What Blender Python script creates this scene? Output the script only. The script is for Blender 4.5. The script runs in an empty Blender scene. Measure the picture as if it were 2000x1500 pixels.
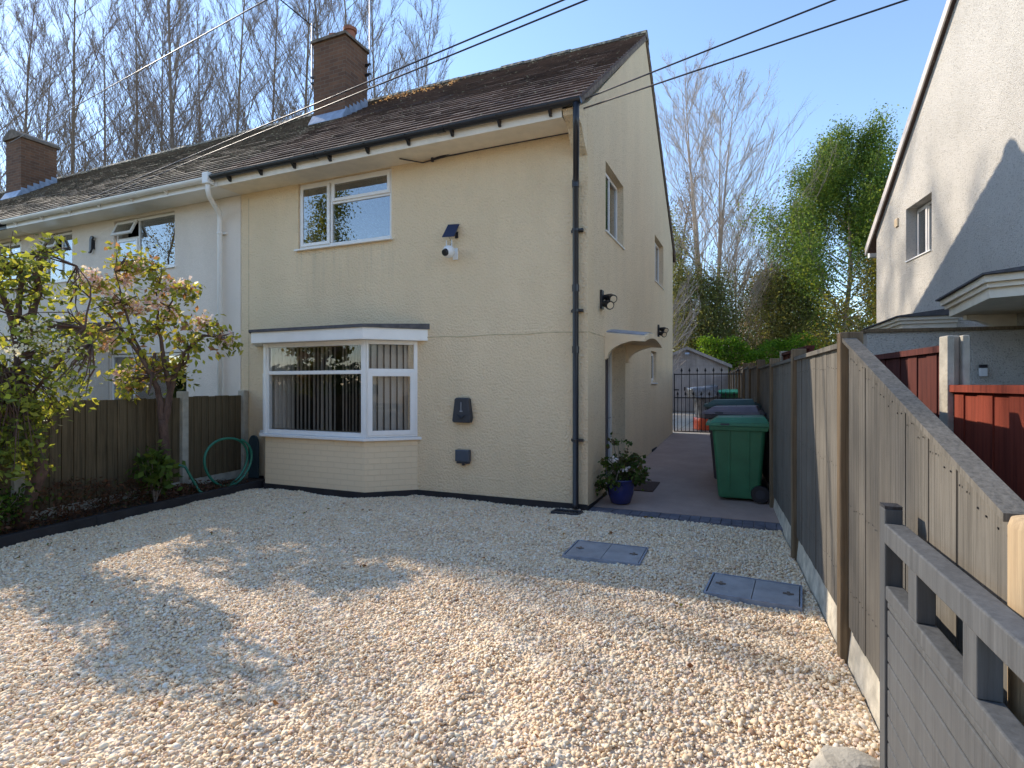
import bpy, math, random
import numpy as np
from mathutils import Vector, Matrix
SC = bpy.context.scene
COL = SC.collection
R = math.radians
random.seed(7); rng = np.random.default_rng(7)

# ------------------------------------------------------------------ camera, sky, sun, exposure
cam = bpy.data.cameras.new('camera'); camo = bpy.data.objects.new('camera', cam); COL.objects.link(camo)
camo.location = (0, 0, 1.5); camo.rotation_euler = (R(90), 0, 0)
cam.sensor_width = 36; cam.lens = 36 * 1090 / 2000; cam.clip_start = .02; cam.clip_end = 2000
SC.camera = camo
SUN_AZ, SUN_EL = 51.3, 34.0          # degrees left of +Y, elevation
w = bpy.data.worlds.new('World'); SC.world = w; w.use_nodes = True
nt = w.node_tree; bg = nt.nodes['Background']; sky = nt.nodes.new('ShaderNodeTexSky')
sky.sky_type = 'NISHITA'; sky.sun_disc = False; sky.sun_elevation = R(SUN_EL); sky.sun_rotation = R(-SUN_AZ)
sky.air_density = 1.0; sky.dust_density = 0.06; sky.ozone_density = 7.0
tint = nt.nodes.new('ShaderNodeMix'); tint.data_type = 'RGBA'; tint.blend_type = 'MULTIPLY'; tint.inputs[0].default_value = 1; tint.inputs[7].default_value = (1.22, .98, .80, 1)
nt.links.new(sky.outputs[0], tint.inputs[6]); nt.links.new(tint.outputs[2], bg.inputs[0]); bg.inputs[1].default_value = 0.15
sl = bpy.data.lights.new('sun', 'SUN'); so = bpy.data.objects.new('sun', sl); COL.objects.link(so)
sl.energy = 2.2; sl.angle = R(.5); sl.color = (1, .89, .74)
sd = Vector((-math.sin(R(SUN_AZ)) * math.cos(R(SUN_EL)), math.cos(R(SUN_AZ)) * math.cos(R(SUN_EL)), math.sin(R(SUN_EL))))
so.rotation_euler = sd.to_track_quat('Z', 'Y').to_euler(); so.location = sd * 40
SC.view_settings.view_transform = 'Standard'; SC.view_settings.look = 'None'; SC.view_settings.gamma = 1
SC.view_settings.exposure = 1.42
SC.cycles.max_bounces = 8; SC.cycles.transparent_max_bounces = 16
SC.cycles.caustics_reflective = False; SC.cycles.caustics_refractive = False

# ------------------------------------------------------------------ helpers
def srgb(*c):
    return tuple(((v / 255) / 12.92 if v / 255 <= .04045 else ((v / 255 + .055) / 1.055) ** 2.4) for v in c)
class NB:
    def __init__(s, name):
        s.m = bpy.data.materials.new(name); s.m.use_nodes = True; s.t = s.m.node_tree
        s.p = s.t.nodes['Principled BSDF']; s.out = s.t.nodes['Material Output']
        s.co = s.t.nodes.new('ShaderNodeTexCoord').outputs['Object']
    def n(s, typ, **k):
        d = s.t.nodes.new(typ)
        for a, b in k.items():
            if a[0] == '_': d.inputs[int(a[1:])].default_value = b
            elif hasattr(d, a): setattr(d, a, b)
            else: d.inputs[a].default_value = b
        return d
    def l(s, a, b): s.t.links.new(a, b)
    def scaled(s, sx, sy, sz):
        m = s.n('ShaderNodeMapping'); m.inputs['Scale'].default_value = (sx, sy, sz); s.l(s.co, m.inputs[0]); return m.outputs[0]
    def noise(s, scale, detail=4, rough=.55, co=None):
        d = s.n('ShaderNodeTexNoise', Scale=scale, Detail=detail, Roughness=rough); s.l(co or s.co, d.inputs['Vector']); return d.outputs[0]
    def ramp(s, fac, stops):
        r = s.n('ShaderNodeValToRGB'); e = r.color_ramp.elements
        while len(e) < len(stops): e.new(.5)
        for q, (p, c) in zip(e, stops): q.position = p; q.color = (*c, 1) if len(c) == 3 else c
        s.l(fac, r.inputs[0]); return r.outputs[0]
    def mix(s, f, a, b, mode='MIX'):
        d = s.n('ShaderNodeMix', data_type='RGBA', blend_type=mode)
        for v, i in ((f, 0), (a, 6), (b, 7)):
            if hasattr(v, 'links'): s.l(v, d.inputs[i])
            else: d.inputs[i].default_value = v if i == 0 else (*v, 1)
        return d.outputs[2]
    def bump(s, h, strength, dist, prev=None):
        b = s.n('ShaderNodeBump', Strength=strength, Distance=dist); s.l(h, b.inputs['Height'])
        if prev is not None: s.l(prev, b.inputs['Normal'])
        s.l(b.outputs[0], s.p.inputs['Normal']); return b.outputs[0]
    def base(s, c):
        if hasattr(c, 'links'): s.l(c, s.p.inputs['Base Color'])
        else: s.p.inputs['Base Color'].default_value = (*c, 1)
def W(v): return (v, v, v)
def plain(name, c, rough=.5, var=.15, scale=6, bump=0, bscale=40, metal=0, spec=.5):
    b = NB(name); c = tuple(c)
    f = b.noise(scale, 5)
    b.base(b.ramp(f, [(.3, tuple(v * (1 - var) for v in c)), (.7, tuple(min(1, v * (1 + var)) for v in c))]))
    b.p.inputs['Roughness'].default_value = rough; b.p.inputs['Metallic'].default_value = metal
    b.p.inputs['Specular IOR Level'].default_value = spec
    if bump: b.bump(b.noise(bscale, 4), bump, .01)
    return b.m
def render_mat(name, c, c2, grain=38, pebble=False, stain=None, strength=.7):
    b = NB(name)
    big = b.noise(.7, 6, .62)
    col = b.ramp(big, [(.3, c2), (.62, c)])
    fine = b.noise(grain * 2.2, 3)
    col = b.mix(.22, col, b.ramp(fine, [(.35, W(.45)), (.65, W(1))]), 'MULTIPLY')
    if pebble:
        v = b.n('ShaderNodeTexVoronoi', Scale=70); b.l(b.co, v.inputs['Vector'])
        col = b.mix(.38, col, b.ramp(v.outputs['Color'], [(.12, stain or W(.35)), (.3, W(1))]), 'MULTIPLY')
    streak = b.noise(1.0, 6, .6, b.scaled(1.9, 1.9, .6))
    col = b.mix(.12, col, b.ramp(streak, [(.42, W(.62)), (.6, W(1))]), 'MULTIPLY')
    if name == 'cream_render':   # rain streaks that hang from the window sill and from fixings
        sp = b.n('ShaderNodeSeparateXYZ'); b.l(b.co, sp.inputs[0])
        st = b.ramp(b.noise(1.0, 5, .65, b.scaled(11, 11, .55)), [(.50, W(1)), (.66, W(0))])
        zr = b.n('ShaderNodeMapRange'); b.l(sp.outputs[2], zr.inputs[0]); zr.inputs[1].default_value = 2.5; zr.inputs[2].default_value = 3.46
        ab = b.n('ShaderNodeMath', operation='GREATER_THAN'); b.l(sp.outputs[2], ab.inputs[0]); ab.inputs[1].default_value = 3.49
        xm = b.n('ShaderNodeMath', operation='ADD'); b.l(sp.outputs[0], xm.inputs[0]); xm.inputs[1].default_value = 3.61
        xa = b.n('ShaderNodeMath', operation='ABSOLUTE'); b.l(xm.outputs[0], xa.inputs[0]); xl = b.n('ShaderNodeMath', operation='LESS_THAN'); b.l(xa.outputs[0], xl.inputs[0]); xl.inputs[1].default_value = .88
        f1 = b.mix(1, b.mix(ab.outputs[0], zr.outputs[0], W(0)), xl.outputs[0], 'MULTIPLY'); f2 = b.mix(1, f1, b.mix(1, W(1), st, 'SUBTRACT'), 'MULTIPLY')
        col = b.mix(b.mix(1, f2, W(.35), 'MULTIPLY'), col, (.50, .42, .29))
        pt = b.ramp(b.noise(.45, 7, .7), [(.56, W(0)), (.60, W(.16))]); col = b.mix(pt, col, (.74, .60, .42))
    b.base(col); b.p.inputs['Roughness'].default_value = .9; b.p.inputs['Specular IOR Level'].default_value = .2
    n1 = b.bump(b.noise(grain, 3, .5), strength, .03)
    if pebble:
        b.bump(v.outputs['Distance'], .5, .012, n1)
    else:
        b.bump(b.noise(5, 3), .35, .04, n1)
    return b.m
M = {}
M['cream'] = render_mat('cream_render', (.94, .73, .475), (.89, .685, .435), strength=1.0)
M['cream_side'] = render_mat('cream_pebbledash', (.94, .745, .50), (.92, .72, .48), 60, True, (.55, .45, .3))
M['smooth_cream'] = plain('smooth_cream_paint', (.82, .65, .44), .7, .1, 3, .25, 30)
M['white_wall'] = render_mat('white_render', (.90, .78, .66), (.84, .72, .60), 55, strength=.35)
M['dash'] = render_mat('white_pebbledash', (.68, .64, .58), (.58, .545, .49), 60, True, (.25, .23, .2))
M['upvc'] = plain('white_plastic', (.86, .82, .77), .3, .04)
M['soffit'] = plain('cream_soffit', (.86, .76, .62), .5, .08)
M['black'] = plain('black_plastic', (.018, .018, .022), .35, .2)
M['bitumen'] = plain('black_bitumen', (.02, .018, .02), .7, .3, 8, .3)
M['grey_pl'] = plain('dark_grey_plastic', (.035, .037, .045), .45, .1)
M['white_pl'] = plain('white_gloss', (.8, .8, .8), .25, .03)
M['lead'] = plain('lead_flashing', (.30, .34, .42), .45, .25, 9, .3, 20, .3)
M['terracotta'] = plain('terracotta', (.32, .12, .07), .8, .2, 8)
M['mortar'] = plain('mortar_cap', (.17, .13, .10), .95, .4, 12, .6, 25)
M['metal'] = plain('galvanised_steel', (.45, .45, .47), .4, .2, 20, 0, 40, .8)
M['iron'] = plain('wrought_iron', (.012, .010, .012), .5, .2)
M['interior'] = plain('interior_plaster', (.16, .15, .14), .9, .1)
M['blind'] = plain('blind_fabric', (.55, .48, .40), .8, .08)
M['door'] = plain('dark_door', (.055, .05, .07), .35, .1)
M['concrete'] = plain('concrete_post', (.42, .38, .31), .9, .25, 7, .5, 60)
M['cable'] = plain('cable_sheath', (.025, .02, .03), .5, .1)
M['joint'] = plain('stained_render_edge', (.60, .46, .28), .9, .2, 9)
def wood(name, c, c2, rough=.85, scale=26, bump=.5, knots=True):
    b = NB(name)
    g = b.noise(1, 6, .7, b.scaled(scale * 2.4, scale * 2.4, 1.6))
    col = b.ramp(g, [(.3, c2), (.55, c), (.75, tuple(min(1, v * 1.25) for v in c))])
    v = b.n('ShaderNodeTexVoronoi', Scale=1); b.l(b.scaled(8.2, 8.2, .01), v.inputs['Vector'])
    col = b.mix(.35, col, b.ramp(v.outputs['Color'], [(.1, W(.55)), (.8, W(1))]), 'MULTIPLY')
    blotch = b.noise(2.3, 5)
    col = b.mix(.35, col, b.ramp(blotch, [(.35, W(.55)), (.6, W(1))]), 'MULTIPLY')
    b.base(col); b.p.inputs['Roughness'].default_value = rough; b.p.inputs['Specular IOR Level'].default_value = .25
    b.bump(g, bump, .006); return b.m
M['grey_wood'] = wood('weathered_grey_wood', (.172, .155, .130), (.085, .076, .064))
M['post_wood'] = wood('post_wood', (.23, .165, .10), (.12, .08, .048))
M['pale_wood'] = wood('pale_round_post', (.55, .40, .24), (.38, .27, .16))
M['brown_wood'] = wood('dark_brown_fence', (.16, .115, .065), (.075, .055, .03), scale=20)
M['red_wood'] = wood('red_stained_wood', (.30, .062, .034), (.17, .034, .02), scale=16)
M['red_wood_shaded'] = wood('shaded_red_wood', (.12, .034, .026), (.065, .02, .016), scale=16)  # darker copy of the red stain, shade of the far panels in its colour
M['gate_wood'] = wood('painted_gate_wood', (.112, .116, .120), (.075, .077, .080), .6, 22, .25)
M['shed_wood'] = wood('grey_painted_shed', (.46, .385, .34), (.36, .30, .265), .8, 10, .2)
M['felt'] = plain('roof_felt', (.10, .095, .10), .9, .3, 15, .5, 60)

def brick(name, c1, c2, mortar, plane='xz', paint=False):
    b = NB(name)
    s = b.n('ShaderNodeSeparateXYZ'); b.l(b.co, s.inputs[0])
    add = b.n('ShaderNodeMath', operation='ADD'); b.l(s.outputs[0], add.inputs[0]); b.l(s.outputs[1], add.inputs[1])
    c = b.n('ShaderNodeCombineXYZ'); b.l(add.outputs[0], c.inputs[0]); b.l(s.outputs[2], c.inputs[1])
    br = b.n('ShaderNodeTexBrick', Scale=1.0); b.l(c.outputs[0], br.inputs['Vector'])
    for k, v in (('Brick Width', .225), ('Row Height', .075), ('Mortar Size', .006), ('Mortar Smooth', .3), ('Bias', -.2)): br.inputs[k].default_value = v
    br.inputs['Color1'].default_value = (*c1, 1); br.inputs['Color2'].default_value = (*c2, 1); br.inputs['Mortar'].default_value = (*mortar, 1)
    col = b.mix(.45, br.outputs[0], b.ramp(b.noise(7, 6, .7), [(.3, W(.4)), (.7, W(1))]), 'MULTIPLY') if not paint else br.outputs[0]
    b.base(col); b.p.inputs['Roughness'].default_value = .9
    inv = b.n('ShaderNodeMath', operation='SUBTRACT'); inv.inputs[0].default_value = 1; b.l(br.outputs['Fac'], inv.inputs[1])
    n1 = b.bump(inv.outputs[0], .6, .008); b.bump(b.noise(60, 3), .3, .006, n1); return b.m
M['brick'] = brick('chimney_brick', (.205, .095, .05), (.12, .058, .034), (.19, .14, .10))
M['painted_brick'] = brick('painted_bay_brick', (.88, .68, .44), (.865, .665, .43), (.81, .62, .40), paint=True)

def roof_mat(name, c, c2, spots=.62):
    b = NB(name)
    s = b.n('ShaderNodeSeparateXYZ'); b.l(b.co, s.inputs[0])
    big = b.noise(1.1, 6, .7); col = b.ramp(big, [(.35, c2), (.6, c)])
    sp = b.noise(16, 4, .6)
    col = b.mix(b.ramp(sp, [(spots, W(0)), (spots + .07, W(1))]), col, (.42, .38, .27))
    v = b.n('ShaderNodeTexVoronoi', Scale=1); b.l(b.scaled(4.3, 4.3, 4.3), v.inputs['Vector'])
    col = b.mix(.5, col, b.ramp(v.outputs['Color'], [(.1, W(.5)), (.9, W(1.0))]), 'MULTIPLY')
    b.base(col); b.p.inputs['Roughness'].default_value = .8
    wv = b.n('ShaderNodeMath', operation='SINE'); mu = b.n('ShaderNodeMath', operation='MULTIPLY'); mu.inputs[1].default_value = 6.2832 / .15
    b.l(s.outputs[0], mu.inputs[0]); b.l(mu.outputs[0], wv.inputs[0])
    n1 = b.bump(wv.outputs[0], .35, .012); b.bump(b.noise(40, 5, .7), .6, .012, n1); return b.m
M['roof'] = roof_mat('brown_roof_tiles', (.155, .092, .07), (.075, .046, .038))
M['roof_moss'] = roof_mat('mossy_roof_tiles', (.17, .125, .09), (.09, .068, .05), .58)
M['ridge'] = roof_mat('ridge_tiles', (.16, .14, .11), (.08, .07, .06), .52)

def glass(name, tint=.9, base=.14):
    b = NB(name); t = b.t; t.nodes.remove(b.p)
    tr = b.n('ShaderNodeBsdfTransparent'); tr.inputs[0].default_value = (tint, tint, tint, 1)
    gl = b.n('ShaderNodeBsdfGlossy', Roughness=.004)
    f = b.n('ShaderNodeLayerWeight', Blend=.5); pw = b.n('ShaderNodeMath', operation='POWER'); b.l(f.outputs['Facing'], pw.inputs[0]); pw.inputs[1].default_value = 3.5
    m = b.n('ShaderNodeMath', operation='MULTIPLY_ADD'); m.inputs[1].default_value = .7; m.inputs[2].default_value = base
    m.use_clamp = True; b.l(pw.outputs[0], m.inputs[0])
    mx = b.n('ShaderNodeMixShader'); b.l(m.outputs[0], mx.inputs[0]); b.l(tr.outputs[0], mx.inputs[1]); b.l(gl.outputs[0], mx.inputs[2])
    n = b.noise(1.3, 2); bp = b.n('ShaderNodeBump', Strength=.05, Distance=.02); b.l(n, bp.inputs['Height']); b.l(bp.outputs[0], gl.inputs['Normal'])
    b.l(mx.outputs[0], b.out.inputs[0]); return b.m
M['glass'] = glass('window_glass', .85, .26)
M['glass_bay'] = glass('bay_glass', .95, .05)

def leaf_mat(name, trans=.45, rough=.5):
    b = NB(name); t = b.t
    at = b.n('ShaderNodeVertexColor'); at.layer_name = 'Col'
    b.l(at.outputs[0], b.p.inputs['Base Color']); b.p.inputs['Roughness'].default_value = rough; b.p.inputs['Specular IOR Level'].default_value = .3
    tl = b.n('ShaderNodeBsdfTranslucent')
    mu = b.mix(1, at.outputs[0], (1.5, 1.25, .75), 'MULTIPLY'); b.l(mu, tl.inputs[0])
    mx = b.n('ShaderNodeMixShader'); mx.inputs[0].default_value = trans
    b.l(b.p.outputs[0], mx.inputs[1]); b.l(tl.outputs[0], mx.inputs[2]); b.l(mx.outputs[0], b.out.inputs[0]); return b.m
M['leaf'] = leaf_mat('leaf', .55); M['petal'] = leaf_mat('petal', .3)
def bark(name, c, c2, sc=9):
    b = NB(name); g = b.noise(sc, 6, .7, b.scaled(1, 1, .35))
    b.base(b.ramp(g, [(.35, c2), (.65, c)])); b.p.inputs['Roughness'].default_value = .9; b.bump(g, .6, .02); return b.m
M['bark_dark'] = bark('dark_bark', (.34, .26, .20), (.18, .135, .10))
M['bark_pale'] = bark('pale_bark', (.62, .50, .40), (.36, .28, .22))
M['bark_cherry'] = bark('cherry_bark', (.15, .085, .06), (.07, .04, .03), 18)

class MB:
    def __init__(s): s.v = []; s.f = []; s.smooth = False
    def add(s, vs, fs):
        o = len(s.v); s.v += [tuple(v) for v in vs]; s.f += [tuple(i + o for i in f) for f in fs]; return s
    def box(s, x0, x1, y0, y1, z0, z1):
        vs = [(x, y, z) for z in (z0, z1) for y in (y0, y1) for x in (x0, x1)]
        return s.add(vs, [(0, 2, 3, 1), (4, 5, 7, 6), (0, 1, 5, 4), (2, 6, 7, 3), (0, 4, 6, 2), (1, 3, 7, 5)])
    def hexa(s, b4, t4):   # bottom 4 (ccw from above), top 4
        return s.add(list(b4) + list(t4), [(3, 2, 1, 0), (4, 5, 6, 7), (0, 1, 5, 4), (1, 2, 6, 5), (2, 3, 7, 6), (3, 0, 4, 7)])
    def prism(s, poly, a, b, axis):   # poly 2d, extruded along axis from a to b
        n = len(poly)
        def P(p, t):
            if axis == 'x': return (t, p[0], p[1])
            if axis == 'y': return (p[0], t, p[1])
            return (p[0], p[1], t)
        vs = [P(p, a) for p in poly] + [P(p, b) for p in poly]
        ar = sum(poly[i][0] * poly[(i + 1) % n][1] - poly[(i + 1) % n][0] * poly[i][1] for i in range(n))
        flip = (ar > 0) == (axis in ('y',)) 
        if b < a: flip = not flip
        fs = [tuple(range(n))[::-1], tuple(range(n, 2 * n))] + [(i, (i + 1) % n, n + (i + 1) % n, n + i) for i in range(n)]
        if flip: fs = [f[::-1] for f in fs]
        return s.add(vs, fs)
    def tube(s, pts, r, n=8, cap=True):
        pts = [Vector(p) for p in pts]; rs = r if isinstance(r, (list, tuple)) else [r] * len(pts)
        vs = []; ref = None
        for i, p in enumerate(pts):
            d = (pts[min(i + 1, len(pts) - 1)] - pts[max(i - 1, 0)]).normalized()
            if ref is None: ref = Vector((0, 0, 1)) if abs(d.z) < .9 else Vector((1, 0, 0))
            u = d.cross(ref)
            if u.length < 1e-4: u = d.orthogonal()
            u.normalize(); v = u.cross(d).normalized(); ref = v
            vs += [p + (u * math.cos(2 * math.pi * k / n) + v * math.sin(2 * math.pi * k / n)) * rs[i] for k in range(n)]
        fs = [(i * n + k, i * n + (k + 1) % n, (i + 1) * n + (k + 1) % n, (i + 1) * n + k) for i in range(len(pts) - 1) for k in range(n)]
        if cap: fs += [tuple(range(n))[::-1], tuple((len(pts) - 1) * n + k for k in range(n))]
        return s.add(vs, fs)
    def lathe(s, prof, n=20, c=(0, 0, 0), axis='z'):
        vs = []
        for r, z in prof:
            for k in range(n):
                a = 2 * math.pi * k / n; x, y = r * math.cos(a), r * math.sin(a)
                p = (x, y, z) if axis == 'z' else ((z, x, y) if axis == 'x' else (y, z, x))
                vs.append((p[0] + c[0], p[1] + c[1], p[2] + c[2]))
        fs = [(i * n + k, i * n + (k + 1) % n, (i + 1) * n + (k + 1) % n, (i + 1) * n + k) for i in range(len(prof) - 1) for k in range(n)]
        fs += [tuple(range(n))[::-1], tuple((len(prof) - 1) * n + k for k in range(n))]
        return s.add(vs, fs)
    def build(s, name, mat, parent=None, bevel=0, smooth=False, sub=0):
        me = bpy.data.meshes.new(name); me.from_pydata(s.v, [], s.f); me.materials.append(mat)
        o = bpy.data.objects.new(name, me); COL.objects.link(o)
        if parent: o.parent = parent
        if bevel:
            b = o.modifiers.new('bevel', 'BEVEL'); b.width = bevel; b.segments = 2; b.limit_method = 'ANGLE'; b.angle_limit = R(40)
        if sub:
            b = o.modifiers.new('sub', 'SUBSURF'); b.levels = sub; b.render_levels = sub
        if smooth: me.polygons.foreach_set('use_smooth', [True] * len(me.polygons))
        return o
def np_mesh(name, V, F, mat, parent=None, col=None, smooth=False):
    """V (n,3) F (m,k) k=3|4, col (n,3) per vertex"""
    me = bpy.data.meshes.new(name); n, m, k = len(V), len(F), F.shape[1]
    me.vertices.add(n); me.vertices.foreach_set('co', V.astype(np.float32).ravel())
    me.loops.add(m * k); me.loops.foreach_set('vertex_index', F.astype(np.int32).ravel())
    me.polygons.add(m); me.polygons.foreach_set('loop_start', np.arange(0, m * k, k, dtype=np.int32))
    me.polygons.foreach_set('loop_total', np.full(m, k, dtype=np.int32))
    if smooth: me.polygons.foreach_set('use_smooth', np.ones(m, dtype=bool))
    me.update(calc_edges=True)
    if col is not None:
        a = me.color_attributes.new('Col', 'FLOAT_COLOR', 'POINT')
        a.data.foreach_set('color', np.concatenate([col, np.ones((n, 1))], 1).astype(np.float32).ravel())
    me.materials.append(mat); o = bpy.data.objects.new(name, me); COL.objects.link(o)
    if parent: o.parent = parent
    return o
def tag(o, label, cat, group=None, kind=None):
    o['label'] = label; o['category'] = cat
    if group: o['group'] = group
    if kind: o['kind'] = kind
    return o
def thing(name, label, cat, loc=(0, 0, 0), rz=0, group=None):
    o = bpy.data.objects.new(name, None); COL.objects.link(o); o.location = loc; o.rotation_euler = (0, 0, R(rz)); o.empty_display_size = .2
    return tag(o, label, cat, group)
def struct(o): o['kind'] = 'structure'; return o
def dup(root, loc=None, rz=None, label=None, scale=None):
    r = root.copy(); COL.objects.link(r)
    if loc is not None: r.location = loc
    if rz is not None: r.rotation_euler = (0, 0, R(rz))
    if scale is not None: r.scale = scale if hasattr(scale, '__len__') else (scale,) * 3
    if label: r['label'] = label
    for ch in list(root.children):
        c = ch.copy(); COL.objects.link(c); c.parent = r
        for g in ch.children:
            d = g.copy(); COL.objects.link(d); d.parent = c
    return r

# ------------------------------------------------------------------ frames of reference (metres)
HC, HA = (.888, 6.54), -23.58                       # our house: front right corner, heading
hd = (math.cos(R(HA)), math.sin(R(HA))); hn = (-hd[1], hd[0])
def hw(x, y, z=0): return (HC[0] + hd[0] * x + hn[0] * y, HC[1] + hd[1] * x + hn[1] * y, z)
def w2h(X, Y): return ((X - HC[0]) * hd[0] + (Y - HC[1]) * hd[1], (X - HC[0]) * hn[0] + (Y - HC[1]) * hn[1])
NC, NA = (7.25, 11.1), -14.4                        # right neighbour: back corner of the gable wall
def gz(y):                                          # ground height by depth along the house
    return 0.0 if y < 0 else (.044 * y if y < 7.2 else .317)
FX = lambda Y: .7624 + .354 * Y                     # right boundary fence line
EX = lambda Y: -4.69 + .35 * (Y - 5.11)             # bed edging line

# ------------------------------------------------------------------ ground
def build_ground():
    b = NB('garden_earth'); g = b.noise(1.2, 8, .7)
    b.base(b.ramp(g, [(.35, (.05, .045, .03)), (.5, (.06, .075, .03)), (.68, (.10, .12, .045))])); b.p.inputs['Roughness'].default_value = 1
    b.bump(b.noise(12, 6), .8, .05)
    xs = sorted(set([-900, -300, -100, -40] + list(range(-20, 21, 2)) + [40, 100, 300, 900])); ys = [-900, -300, -100, -40, -20, -10, -5, -.3, 0, 7.2, 10, 20, 40, 100, 300, 900]
    V = []; 
    for y in ys:
        for x in xs: V.append(hw(x, y, gz(y) - .035))
    n = len(xs); F = [(j * n + i, j * n + i + 1, (j + 1) * n + i + 1, (j + 1) * n + i) for j in range(len(ys) - 1) for i in range(n - 1)]
    m = MB(); m.add(V, F); struct(m.build('ground', b.m))
build_ground()

STONE_COLS = np.array([(.93, .72, .47), (.94, .78, .56), (.88, .64, .40), (.94, .83, .67), (.72, .52, .34), (.60, .52, .45), (.92, .68, .50), (.80, .67, .53), (.50, .30, .18)])
STONE_P = [.28, .26, .14, .13, .04, .02, .07, .05, .01]
def gh(x, y):
    return .014 * np.sin(1.7 * x + .6 * y) * np.sin(.9 * y - 1.1 * x + 1) + .010 * np.sin(4.1 * x - 2.2 * y) + .007 * np.sin(7.3 * y + 3 * x + np.sin(5 * x)) + .004 * np.sin(17 * x + 9 * y) + np.exp(-((y - 2.6) / .9) ** 2) * (.026 * np.exp(-((x - .3 * (y - 3.48) + .05 * np.sin(5 * y)) / .10) ** 2) - .016 * np.exp(-((x - .3 * (y - 3.48) - .24) / .13) ** 2) + .020 * np.exp(-((x - .3 * (y - 3.48) - .52 + .04 * np.sin(7 * y)) / .10) ** 2))
COVERS = [(.60, -1.52, .66, .50, -23.58 + 1.5), (1.79, -1.98, .62, .46, -23.58 - 4)]   # house x, y, width, depth, heading
def build_gravel():
    b = NB('gravel_bed'); v = b.n('ShaderNodeTexVoronoi', Scale=42); b.l(b.co, v.inputs['Vector'])
    b.base(b.ramp(v.outputs['Color'], [(.1, (.60, .45, .30)), (.5, (.80, .64, .46)), (.9, (.90, .76, .58))])); b.p.inputs['Roughness'].default_value = .95
    b.bump(v.outputs['Distance'], 1, .02)
    nx, ny = 60, 50; X = np.linspace(-8.5, 4, nx); Y = np.linspace(-3, 9.0, ny)
    V = []; idx = {}; F = []
    for j in range(ny):
        for i in range(nx):
            y = Y[j]; x0 = EX(y) + .02; x1 = FX(y) - .03
            x = x0 + (x1 - x0) * i / (nx - 1)
            V.append((x, y, .004 + gh(x, y) * .8))
    # keep cells in front of the house only
    for j in range(ny - 1):
        for i in range(nx - 1):
            q = [j * nx + i, j * nx + i + 1, (j + 1) * nx + i + 1, (j + 1) * nx + i]
            cx = sum(V[k][0] for k in q) / 4; cy = sum(V[k][1] for k in q) / 4
            hx, hy = w2h(cx, cy)
            if hy < .08: F.append(q)
    m = MB(); m.add(V, F); struct(m.build('gravel_drive', b.m))
    # loose stones
    N = 430000; y = rng.uniform(1.1, 8.6, N); x = rng.uniform(-7.0, 3.9, N)
    hx = (x - HC[0]) * hd[0] + (y - HC[1]) * hd[1]; hy = (x - HC[0]) * hn[0] + (y - HC[1]) * hn[1]
    k = (x > EX(y) + .03) & (x < FX(y) - .04) & (x > -.95 * y - .9) & (hy < -.005 + .0 * hx) & (x < .95 * y + .6)
    bay = (hy > -.47) & (hx > -5.2) & (hx < -2.36) & (hy > -.47) & ((hx + 2.36) < (-(hy) - .0) * -1.1) 
    k &= ~((hy > -.47) & (hx > -5.3) & (hx < -2.88)) & ~((hx >= -2.88) & (hx < -2.36) & (hy > (-.47 + (hx + 2.88) * .9)))
    for cx, cy, wdt, dep, ang in COVERS:
        a = R(ang - HA); dx = hx - cx; dy = hy - cy; lx = dx * math.cos(a) + dy * math.sin(a); ly = -dx * math.sin(a) + dy * math.cos(a)
        inside = (abs(lx) < wdt / 2 + .015) & (abs(ly) < dep / 2 + .015)
        k &= ~(inside & (rng.random(N) > .004))
    k &= ~((abs(hx + .19) < .2) & (abs(hy + .17) < .12))
    x, y = x[k], y[k]; n = len(x)
    ico = np.array([(0, 0, -1), (.7236, -.5257, -.4472), (-.2764, -.8506, -.4472), (-.8944, 0, -.4472), (-.2764, .8506, -.4472), (.7236, .5257, -.4472), (.2764, -.8506, .4472), (-.7236, -.5257, .4472), (-.7236, .5257, .4472), (.2764, .8506, .4472), (.8944, 0, .4472), (0, 0, 1)])
    icf = np.array([(0, 1, 2), (1, 0, 5), (0, 2, 3), (0, 3, 4), (0, 4, 5), (1, 5, 10), (2, 1, 6), (3, 2, 7), (4, 3, 8), (5, 4, 9), (1, 10, 6), (2, 6, 7), (3, 7, 8), (4, 8, 9), (5, 9, 10), (6, 10, 11), (7, 6, 11), (8, 7, 11), (9, 8, 11), (10, 9, 11)])[:, ::-1]
    icf = icf[:, ::-1]
    sz = np.clip(rng.lognormal(math.log(.0078), .36, n), .0045, .020)
    s3 = np.stack([sz * rng.uniform(.9, 1.45, n), sz * rng.uniform(.75, 1.1, n), sz * rng.uniform(.45, .8, n)], 1)
    P = ico[None] * rng.uniform(.78, 1.22, (n, 12, 1)) * s3[:, None, :]
    a = rng.uniform(0, 6.283, n); t = rng.normal(0, .38, n); q = rng.normal(0, .38, n)
    def rot(P, ang, ax):
        c, s_ = np.cos(ang)[:, None], np.sin(ang)[:, None]; i, j = [(1, 2), (0, 2), (0, 1)][ax]; Q = P.copy()
        Q[:, :, i] = P[:, :, i] * c - P[:, :, j] * s_; Q[:, :, j] = P[:, :, i] * s_ + P[:, :, j] * c; return Q
    P = rot(rot(rot(P, t, 0), q, 1), a, 2)
    z = gh(x, y) * .8 + rng.uniform(.004, .014, n)
    P += np.stack([x, y, z], 1)[:, None, :]
    F = (icf[None] + (np.arange(n) * 12)[:, None, None]).reshape(-1, 3)
    c = STONE_COLS[rng.choice(len(STONE_COLS), n, p=STONE_P)] * rng.uniform(.84, 1.06, (n, 1))
    c = np.clip(c, 0, .94); c = np.repeat(c[:, None, :], 12, 1).reshape(-1, 3)
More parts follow.
